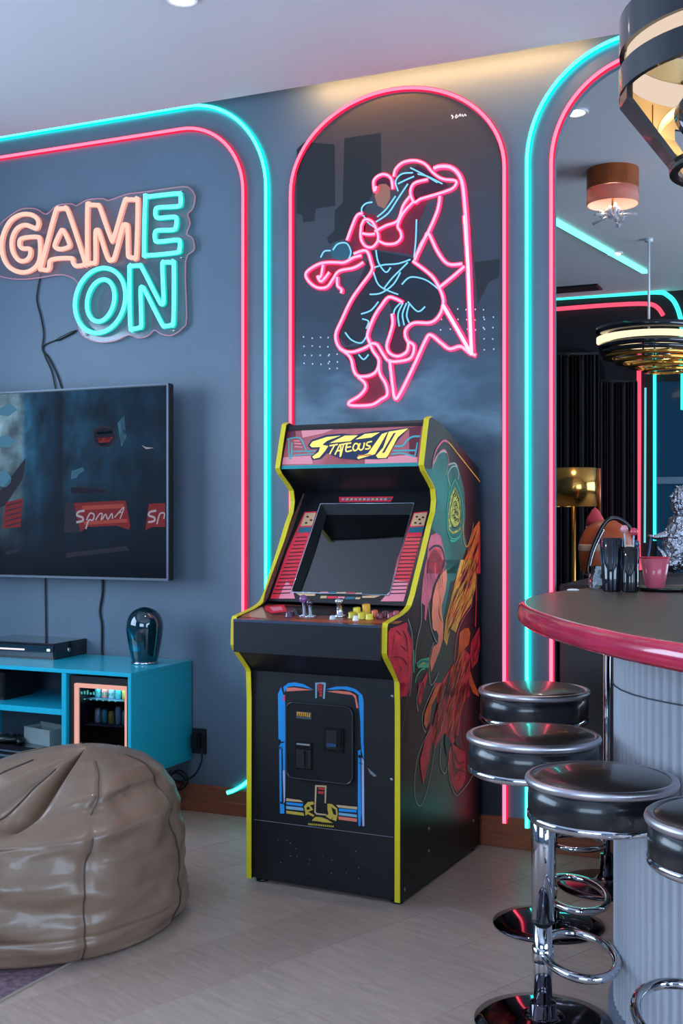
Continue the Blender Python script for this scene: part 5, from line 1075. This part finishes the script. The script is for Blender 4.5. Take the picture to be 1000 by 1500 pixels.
MB_ = tag(MB().lathe([(0, 0), (.02, .0), (.022, .003), (.012, .006), (0, .006)], 16, T=Matrix.Translation(p) @ Matrix.Rotation(TH, 4, 'Z') @ Matrix.Diagonal((1, .55, 1, 1))).build('bottle_stopper', M('porcelain', 'd8d8d8', .3)), 'tiny white oval dish near the rear edge of the bar table', 'dish')

# ================================================================== NEAR PENDANT LAMP
dP = 2.3; pcx = (1104 - 500) / FPX * dP
pp = camxz(pcx, dP, 0); SPx = dP / FPX
zof = lambda y: EYE + (HY - y) * SPx
pl = thing('pendant_lamp', 'large black ring pendant lamp with gold inside at the top right corner, nearest the viewer', 'pendant lamp', (pp.x, pp.y, zof(245)))
Zo = zof(245); Rp = 192 * SPx
DBL = M('blue_black_gloss', '101a26', .18, spec=.7, coat=.6, metal=.3); GIN = M('brushed_gold', 'dcc088', .36, .45)
def band(name, y0, y1, R, th, mo, mi_, lab=None):
    z0, z1 = zof(y1) - Zo, zof(y0) - Zo
    a = MB().lathe([(R, z0), (R, z1)], 64, caps=False).lathe([(R, z1), (R - th, z1)], 64, caps=False).lathe([(R, z0), (R - th, z0)], 64, caps=False).build(name, mo, pl)
    MB().lathe([(R - th, z0), (R - th, z1)], 64, caps=False).build(name + '_lining', mi_, a)
band('upper_band', 16, 68, Rp, .010, DBL, GIN)
band('lower_band', 92, 131, Rp + .001, .010, DBL, GIN)
MB().lathe([(Rp - .014, zof(98) - Zo), (Rp - .014, zof(62) - Zo), (Rp - .022, zof(62) - Zo), (Rp - .022, zof(98) - Zo), (Rp - .014, zof(98) - Zo)], 64).build('light_ring', EM('warm_ring_light', (1, .78, .62), .72), pl)
R2 = 118 * SPx
zb0, zb1 = 0.0, zof(132) - Zo
for k in range(6):
    a = rad(180 + 22.2 + 60 * k) ; da = rad(7)
    o4 = [Vector((Rp * cos(a - da), Rp * sin(a - da), zof(100) - Zo)), Vector((Rp * cos(a + da), Rp * sin(a + da), zof(100) - Zo)), Vector((Rp * cos(a + da), Rp * sin(a + da), zof(150) - Zo)), Vector((R2 * cos(a + da * 1.2), R2 * sin(a + da * 1.2), zb0)), Vector((R2 * cos(a - da * 1.2), R2 * sin(a - da * 1.2), zb0)), Vector((Rp * cos(a - da), Rp * sin(a - da), zof(150) - Zo))]
    inn = [v_ - Vector((cos(a), sin(a), 0)) * .012 for v_ in o4]
    mb = MB().add(o4 + inn, [(0, 1, 2, 5), (5, 2, 3, 4)], 0).add(o4 + inn, [(6, 7, 8, 11), (11, 8, 9, 10)], 1).add(o4 + inn, [(i, (i + 1) % 6, 6 + (i + 1) % 6, 6 + i) for i in range(6)], 0)
    mb.build('strap', [M('bronze_black', '1c1716', .25, spec=.6, coat=.3), GIN], pl)
MB().lathe([(R2 + .002, -.004), (R2 + .004, .012), (R2 - .015, .012), (R2 - .015, -.004), (R2 + .002, -.004)], 48).build('bottom_ring', MATS['bronze_black'], pl)
# gold swirl of flat loops inside
for k in range(5):
    T_ = Matrix.Rotation(rad(36 * k + 10), 4, 'Z') @ Matrix.Translation((.03 * cos(k), 0, (zof(190) - Zo))) @ Matrix.Rotation(rad(62), 4, 'X') @ Matrix.Diagonal((1, .55, 1, 1))
    R_ = Rp * (.82 - .07 * k); mb = MB().lathe([(R_, -.014), (R_ + .003, -.014), (R_ + .003, .014), (R_, .014), (R_, -.014)], 48, T=T_)
    mb.build('inner_loop', GIN if k % 2 == 0 else MATS['blue_black_gloss'], pl)
MB().tube([(0, 0, zof(60) - Zo), (0, 0, CEIL - Zo - .02)], .008, 10).build('rod', DBL, pl)
mb = MB()
for k in range(3):
    a = rad(60 * k + 10); mb.tube([(-(Rp - .006) * cos(a), -(Rp - .006) * sin(a), zof(55) - Zo), ((Rp - .006) * cos(a), (Rp - .006) * sin(a), zof(55) - Zo)], .005, 8)
mb.build('spoke', DBL, pl)
MB().lathe([(.06, CEIL - Zo - .025), (.065, CEIL - Zo), (0, CEIL - Zo)], 24).build('canopy', DBL, pl)
bl = bpy.data.lights.new('pendant_bulb', 'POINT'); bl.energy = 6; bl.color = (1, .72, .45); bl.shadow_soft_size = .04
bo = bpy.data.objects.new('pendant_bulb', bl); col.objects.link(bo); bo.location = (pp.x, pp.y, zof(185))
# ceiling downlights
def downlight(p, label, power):
    r = thing('downlight', label, 'ceiling light', (p.x, p.y, p.z - .012))
    MB().lathe([(.058, 0), (.062, .004), (.062, .0115), (.045, .0115), (.045, .002), (.058, 0)], 32).build('trim_ring', M('downlight_white', 'd0d0d4', .4), r)
    MB().lathe([(.0, -.006), (.030, -.004), (.045, .003)], 32).build('lens', EM('downlight_lens', (1, .93, .88), 6), r)
    l = bpy.data.lights.new('downlight_beam', 'SPOT'); l.energy = power; l.spot_size = rad(110); l.spot_blend = .8; l.color = (1, .9, .82); l.shadow_soft_size = .05
    o_ = bpy.data.objects.new('downlight_beam', l); col.objects.link(o_); o_.location = (p.x, p.y, p.z - .02)
def onceil(x, y): return onplane(x, y, (0, 0, CEIL2), ZV)
downlight(onplane(266, -4, (0, 0, CEIL), ZV), 'round downlight in the ceiling at the top border, above the game sign', 30)

# ================================================================== FAR ROOM SEEN THROUGH THE OPENING
# dark stone-topped counter just inside the opening
ct = thing('stone_counter', 'dark speckled stone topped counter inside the tall opening behind the bar table', 'counter', (.0, .06, 0)); Oc = Vector(ct.location)
x0_, x1_ = XO0 + .01, XO1 - .01
MB().box((x0_, 0, .0), (x1_, 1.25, 1.06)).build('body', M('counter_black', '17161a', .35), ct)
MB().box((x0_, -.012, .10), (x0_ + .55, -.001, .93), bevel=.003).build('door_panel', M('counter_door', '1c1a1d', .35), ct); MB().box((x0_ + .56, -.012, .10), (x1_, -.001, .93), bevel=.003).build('door_panel', M('counter_door', '1c1a1d', .35), ct)
MB().box((x0_, -.012, .94), (x1_, -.001, 1.055), bevel=.002).build('drawer_front', MATS['counter_door'], ct)
MB().box((x0_, -.02, 1.06), (x1_, 1.3, 1.12), bevel=.004).build('stone_top', M('speckled_granite', '2c2628', .6, spec=.2, noise=(160, .8)), ct)
def onct(px, py): return onplane(px, py, (0, 0, 1.1205), ZV)
# ceiling: downlight, copper lamp, teal line, vent
downlight(onceil(843, 163), 'bright round downlight in the ceiling inside the tall opening', 40)
p = onceil(897, 249); s_ = dep(p) / FPX
cl = thing('ceiling_lamp', 'copper drum ceiling lamp with hanging crystals inside the tall opening', 'ceiling lamp', (p.x, p.y, CEIL2))
R_ = 37.5 * s_; h_ = 29 * s_
MB().lathe([(R_ - .006, -h_), (R_, -h_), (R_, -.0005), (R_ - .006, -.0005), (R_ - .006, -h_)], 40, smooth=False).build('copper_drum', M('copper', 'a5552b', .36, .6, noise=(8, .2)), cl)
MB().lathe([(R_ * .97, -h_ - 22 * s_), (R_, -h_ - 22 * s_), (R_, -h_ - .001), (R_ * .97, -h_ - .001), (R_ * .97, -h_ - 22 * s_)], 40).build('glass_collar', M('rose_glass', 'd0a598', .12, trans=.55, ior=1.08), cl)
MB().tube([(0, 0, -.01), (0, 0, -h_ - 40 * s_)], .006, 8).build('stem', M('brass', 'b07a3a', .25, 1), cl)
CRY = M('crystal', 'dfe6f0', .06, spec=1, metal=.0, trans=.55, ior=1.5)
for k in range(16):
    a = k * 2.4; rr = (4 + 16 * ((k * 7 % 16) / 16)) * s_; zz = -h_ - (26 + (k * 5 % 14) * 1.7) * s_
    T_ = Matrix.Translation((rr * cos(a), rr * sin(a), zz)) @ Matrix.Rotation(k, 4, Vector((1, .5, .2)))
    MB().lathe([(0, -8 * s_), (4.5 * s_, 0), (0, 8 * s_)], 6, T=T_, smooth=False).build('crystal', CRY, cl)
lb = bpy.data.lights.new('crystal_bulb', 'POINT'); lb.energy = 5; lb.color = (1, .85, .7); lb.shadow_soft_size = .02
lo_ = bpy.data.objects.new('crystal_bulb', lb); col.objects.link(lo_); lo_.location = (p.x, p.y, CEIL2 - h_ - 16 * s_)
for a in (2.6, -.3, 4.2): MB().tube([(10 * s_ * cos(a), 10 * s_ * sin(a), -h_ - 38 * s_), (38 * s_ * cos(a), 38 * s_ * sin(a), -h_ - 42 * s_)], .008, 6).build('crystal_arm', CRY, cl)
def ceil_strip(name, q0, q1, label, w_=.05):
    a, b_ = onceil(*q0), onceil(*q1); r = thing(name, label, 'light strip', (a.x, a.y, CEIL2)); d_ = (b_ - a); n_ = Vector((-d_.y, d_.x, 0)).normalized() * w_ / 2
    MB().prism([n_ - ZV * .02, d_ + n_ - ZV * .02, d_ - n_ - ZV * .02, -n_ - ZV * .02], (0, 0, .0195)).build('light_diffuser', EM('teal_ceiling_line', (.16, .95, .80), 2.0), r)
ceil_strip('teal_ceiling_strip', (790, 309), (945, 397), 'teal light line crossing the ceiling inside the tall opening', .048)
p = onceil(894, 378); MBd = downlight(p + Vector((.06, -.16, 0)), 'tiny bright downlight beside the teal ceiling line', 10)
a, b_ = onceil(815, 428), onceil(868, 416)
vt_ = thing('ceiling_vent', 'black slotted air vent in the ceiling near the far wall', 'vent', ((a.x + b_.x) / 2, (a.y + b_.y) / 2, CEIL2 - .012))
MB().box((-.22, -.12, 0), (.22, .12, .0115)).build('vent_frame', BLACKP, vt_)
for k in range(5): MB().box((-.2, -.1 + k * .045, -.006), (.2, -.085 + k * .045, -.0005)).build('slat', M('vent_slat', '2a2a30', .5), vt_)
# far wall light strips
def far(x, y, o_=-.055): return onplane(x, y, (0, YFAR + o_, 0), (0, 1, 0))
def fstrip(pts, core, label, r_=.03, k=4):
    P_ = smooth_path([far(*p) for p in pts], k); rt = thing('far_light_strip', label, 'light strip', P_[0])
    MB().tube([q - P_[0] for q in P_], r_, 8).build('light_tube', core, rt)
TF = EM('teal_far', (.05, .95, .80), 1.5); PF = EM('pink_far', (1, .09, .17), 1.1); CF = EM('cyan_far', (.16, .6, .66), 1.0)
fstrip([(770, 441), (812, 437), (890, 432), (960, 428), (978, 433), (990, 447), (998, 475), (1000, 520), (1000, 600)], TF, 'teal light strip along the top of the far wall, turning down at right', .020)
fstrip([(770, 457), (812, 453), (890, 447), (945, 445), (962, 450), (971, 462)], PF, 'pink light strip along the top of the far wall under the teal one', .019)
fstrip([(935.5, 535), (935.5, 640), (935, 740), (935, 815), (938, 835)], PF, 'upright pink light strip on the far wall behind the table', .019)
fstrip([(958.5, 545), (958.5, 650), (958.5, 792)], TF, 'upright teal light strip on the far wall, right of the pink one', .014)
fstrip([(945, 568), (944.5, 700), (944, 795)], CF, 'thin upright cyan light strip on the far wall between pink and teal', .009)
q = [far(962, 560, -.004), far(1100, 555, -.004), far(1100, 860, -.004), far(962, 860, -.004)]
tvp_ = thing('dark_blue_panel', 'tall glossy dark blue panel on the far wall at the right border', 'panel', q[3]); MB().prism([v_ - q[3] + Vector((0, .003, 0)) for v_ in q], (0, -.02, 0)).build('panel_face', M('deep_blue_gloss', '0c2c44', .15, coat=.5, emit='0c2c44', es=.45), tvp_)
q0 = far(962, 704, -.03); MB().box((q0.x - q[3].x, q0.y - q[3].y - .03, q0.z - q[3].z - .03), (q0.x - q[3].x + .9, q0.y - q[3].y + .005, q0.z - q[3].z + .03)).build('shelf', M('panel_shelf', '6a7f92', .3), tvp_)
# dark curtain with folds
def curtain(label, pxa, pxb, d, ytop, c_, cat='curtain'):
    a = camxz(cx_of(pxa, d), d, 0); b_ = camxz(cx_of(pxb, d), d, 0); u = (b_ - a); n_ = Vector((-u.y, u.x, 0)).normalized()
    ztop_ = EYE + (HY - ytop) * d / FPX; r = thing('curtain', label, cat, a); m_ = 80; vs = []
    for z_ in (0.01, ztop_):
        for k in range(m_ + 1): vs.append(u * (k / m_) + n_ * (.05 * sin(k * 1.1) + .02 * sin(k * 2.7)) + ZV * z_)
    MB().add(vs, [(k, k + 1, m_ + 2 + k, m_ + 1 + k) for k in range(m_)], 0, True).build('drape', M('drape_' + c_, c_, .6), r)
    MB().tube([ZV * ztop_, u + ZV * ztop_], .02, 10).build('curtain_rod', BLACKP, r)
curtain('dark plum curtain hanging in folds at the far wall, left of the pink strip', 872, 932, 9.6, 560, '2a1224')
curtain('black glossy curtain hanging at the far left inside the tall opening', 800, 876, 9.2, 520, '111116')
q = [far(800, 480), far(800, 500)]
ar = thing('dark_arch', 'dark rounded recess panel on the far wall at left inside the opening', 'panel', far(836, 840, -.02)); Oa = Vector(ar.location)
cxa = far(836, 500).x; ra_ = abs(far(884, 500).x - cxa); z0a = EYE + (HY - 545) * (far(836, 545) - CAM).dot(FV) / FPX
MB().prism([Vector((cxa - ra_, YFAR - .002, .02)) - Oa] + [Vector((x, YFAR - .002, z)) - Oa for x, z in arc(cxa, z0a, ra_, ra_ * .75, 180, 0, 24)] + [Vector((cxa + ra_, YFAR - .002, .02)) - Oa], (0, -.04, 0)).build('panel_face', M('recess_black', '0e0d12', .25), ar)
# gold drum floor lamp
dG = 6.3; pg = camxz(cx_of(840, dG), dG, 0); sG = dG / FPX; zg = lambda y: EYE + (HY - y) * sG
fl_ = thing('floor_lamp', 'floor lamp with shiny gold drum shade behind the counter', 'lamp', pg)
MB().lathe([(34 * sG, zg(742)), (34.5 * sG, zg(742)), (34.5 * sG, zg(686)), (34 * sG, zg(686)), (34 * sG, zg(742))], 48).build('shade', GOLD, fl_)
MB().tube([(0, 0, .03), (0, 0, zg(686))], .012, 10).build('pole', M('brass', 'b07a3a', .25, 1), fl_); MB().lathe([(.15, 0), (.15, .02), (.02, .035), (0, .035)], 32).build('base', BLACKP, fl_)
MB().tube([RV * 37.5 * sG + ZV * zg(765), RV * 37.5 * sG + ZV * zg(686)], 2.4 * sG, 12).build('side_tube', MATS['copper'], fl_)
mb = MB().tube([ZV * zg(714), RV * 37.5 * sG + ZV * zg(714)], .004, 6); mb.build('spider', GOLD, fl_)
# plush, orange bag, silver ornament standing on the counter
p = onct(882, 843); dq = dep(p); sq_ = dq / FPX
bag = thing('orange_bag', 'rounded orange leather bag with black arched handle on the stone counter', 'bag', (p.x, p.y, 1.1205), TH)
MB().lathe([(0, 0), (30 * sq_, 0), (38 * sq_, 8 * sq_), (41 * sq_, 28 * sq_), (40 * sq_, 50 * sq_), (30 * sq_, 70 * sq_), (14 * sq_, 80 * sq_), (0, 82 * sq_)], 36, c=(6 * sq_, 0, 0), T=Matrix.Diagonal((1, .55, 1, 1))).build('bag_body', M('orange_leather', 'a8481f', .4, noise=(8, .15), emit='a8481f', es=.0), bag)
MB().lathe([(40.8 * sq_, 36 * sq_), (41.6 * sq_, 38 * sq_), (41.2 * sq_, 44 * sq_), (40.2 * sq_, 46 * sq_)], 36, c=(6 * sq_, 0, 0), T=Matrix.Diagonal((1, .55, 1, 1))).build('piping', M('tan_piping', 'c79a7a', .5), bag)
MB().tube(smooth_path([Vector((x * sq_, -26 * sq_, z * sq_)) for x, z in ((-28, 4), (-20, 40), (-4, 74), (10, 84), (26, 78), (40, 62))], 6), 3 * sq_, 8).build('handle', BLACKV, bag)
MB().tube(smooth_path([Vector((x * sq_, -29 * sq_, z * sq_)) for x, z in ((-26, 6), (-18, 38), (-4, 68))], 6), 1.2 * sq_, 6).build('handle_trim', CHROME, bag)
p = onct(879, 841); sq_ = dep(p) / FPX * .95
pz = thing('plush_toy', 'small red and white plush on the counter beside the gold lamp', 'plush', Vector((p.x, p.y, 1.1205)) + FV * .12)
MB().lathe([(0, 0), (16 * sq_, 2 * sq_), (19 * sq_, 24 * sq_), (16 * sq_, 50 * sq_), (11 * sq_, 66 * sq_), (0, 74 * sq_)], 24).build('body', M('plush_peach', 'c98a80', .9, bump=(90, .4)), pz)
MB().lathe([(0, 60 * sq_), (12 * sq_, 62 * sq_), (15 * sq_, 72 * sq_), (12 * sq_, 84 * sq_), (0, 90 * sq_)], 20, c=(0, 0, 0)).build('head', M('plush_white', 'd8cdcd', .9, bump=(90, .4)), pz)
MB().lathe([(15.5 * sq_, 74 * sq_), (13 * sq_, 86 * sq_), (6 * sq_, 98 * sq_), (0, 104 * sq_)], 20).build('hat', M('plush_red', 'c03a48', .8, bump=(90, .3)), pz)
p = onct(992, 842); sq_ = dep(p) / FPX
dr = thing('silver_ornament', 'crumpled silver dragon like ornament on the counter at the right border', 'ornament', (p.x, p.y, 1.1205), TH)
SIL = M('crumpled_silver', 'b4b8c4', .18, 1, bump=(60, 1.2)); SIL2 = SIL
import mathutils.noise as mno
b = bmesh.new(); bmesh.ops.create_icosphere(b, subdivisions=5, radius=1)
for v_ in b.verts:
    c_ = v_.co.copy(); n_ = mno.noise(c_ * 4) * .16 + mno.noise(c_ * 11) * .10
    v_.co = Vector((c_.x * 25, c_.y * 18, c_.z * 46)) * (1 + n_) * sq_ + Vector((4 * sq_ + 8 * sq_ * c_.z, 0, 51 * sq_))
MB().bm(b, 0, smooth=True).build('body', SIL, dr); b.free()
b = bmesh.new(); bmesh.ops.create_icosphere(b, subdivisions=5, radius=1)
for v_ in b.verts:
    c_ = v_.co.copy(); n_ = mno.noise(c_ * 5 + Vector((3, 1, 2))) * .2 + mno.noise(c_ * 13) * .1
    v_.co = Vector((c_.x * 19, c_.y * 15, c_.z * 24)) * (1 + n_) * sq_ + Vector((10 * sq_, 0, 106 * sq_))
MB().bm(b, 0, smooth=True).build('head', SIL, dr); b.free()
MB().tube([Vector((x * sq_, -4 * sq_, z * sq_)) for x, z in ((-6, 62), (-20, 58), (-34, 55), (-46, 58))], [7 * sq_, 6 * sq_, 4 * sq_, 1.5 * sq_], 10).build('arm', SIL, dr)
MB().tube([Vector((x * sq_, -8 * sq_, z * sq_)) for x, z in ((-2, 22), (-14, 14), (-26, 34), (-32, 42))], [8 * sq_, 6 * sq_, 4 * sq_, 1 * sq_], 10).build('claw', SIL, dr)
for k in range(7):
    a = rad(150 - 40 * k); MB().tube([Vector(((10 + 16 * cos(a)) * sq_, 0, (106 + 20 * sin(a)) * sq_)), Vector(((10 + 24 * cos(a + .2)) * sq_, 0, (106 + 29 * sin(a + .2)) * sq_))], [4 * sq_, .6 * sq_], 6).build('spike', SIL, dr)
# far ring pendant
dF = 8.2; sF = dF / FPX; pf = camxz(cx_of(950, dF), dF, 0); zf = lambda y: EYE + (HY - y) * sF
fp = thing('pendant_lamp', 'stacked ring pendant lamp hanging inside the tall opening, black over gold', 'pendant lamp', (pf.x, pf.y, zf(545))); Zf = zf(545)
for k, (yy, R_, m_, hh_) in enumerate(((484, 76, MATS['blue_black_gloss'], 8), (497, 75, EM('far_ring_light', (1, .80, .48), 1.25), 7), (507, 72, MATS['blue_black_gloss'], 6), (515, 70, MATS['blue_black_gloss'], 5), (522, 66, GOLD, 4), (529, 58, GOLD, 4), (536, 46, GOLD, 4), (543, 34, GOLD, 4))):
    z_ = zf(yy) - Zf; off_ = RV * (0 if k < 5 else (k - 4) * 9 * sF)
    MB().lathe([(R_ * sF * .80, z_ - hh_ * sF / 2), (R_ * sF, z_ - hh_ * sF / 2), (R_ * sF, z_ + hh_ * sF / 2), (R_ * sF * .80, z_ + hh_ * sF / 2), (R_ * sF * .80, z_ - hh_ * sF / 2)], 56, c=off_).build('ring', m_, fp)
for a in (0, 90, 180, 270): MB().tube([Vector((60 * sF * cos(rad(a)), 60 * sF * sin(rad(a)), zf(484) - Zf)), Vector((48 * sF * cos(rad(a)), 48 * sF * sin(rad(a)), zf(531) - Zf))], .006, 6).build('link', BLACKP, fp)
MB().tube([(0, 0, zf(490) - Zf), (0, 0, CEIL2 - Zf - .01)], .009, 8).build('rod', M('rod_white', 'd8dce4', .4), fp)
MB().box((-68 * sF, -.01, zf(488) - Zf - .005), (68 * sF, .01, zf(488) - Zf + .005)).build('cross_bar', BLACKP, fp); MB().lathe([(.03, CEIL2 - Zf - .02), (.03, CEIL2 - Zf), (0, CEIL2 - Zf)], 20).build('canopy', MATS['rod_white'], fp)
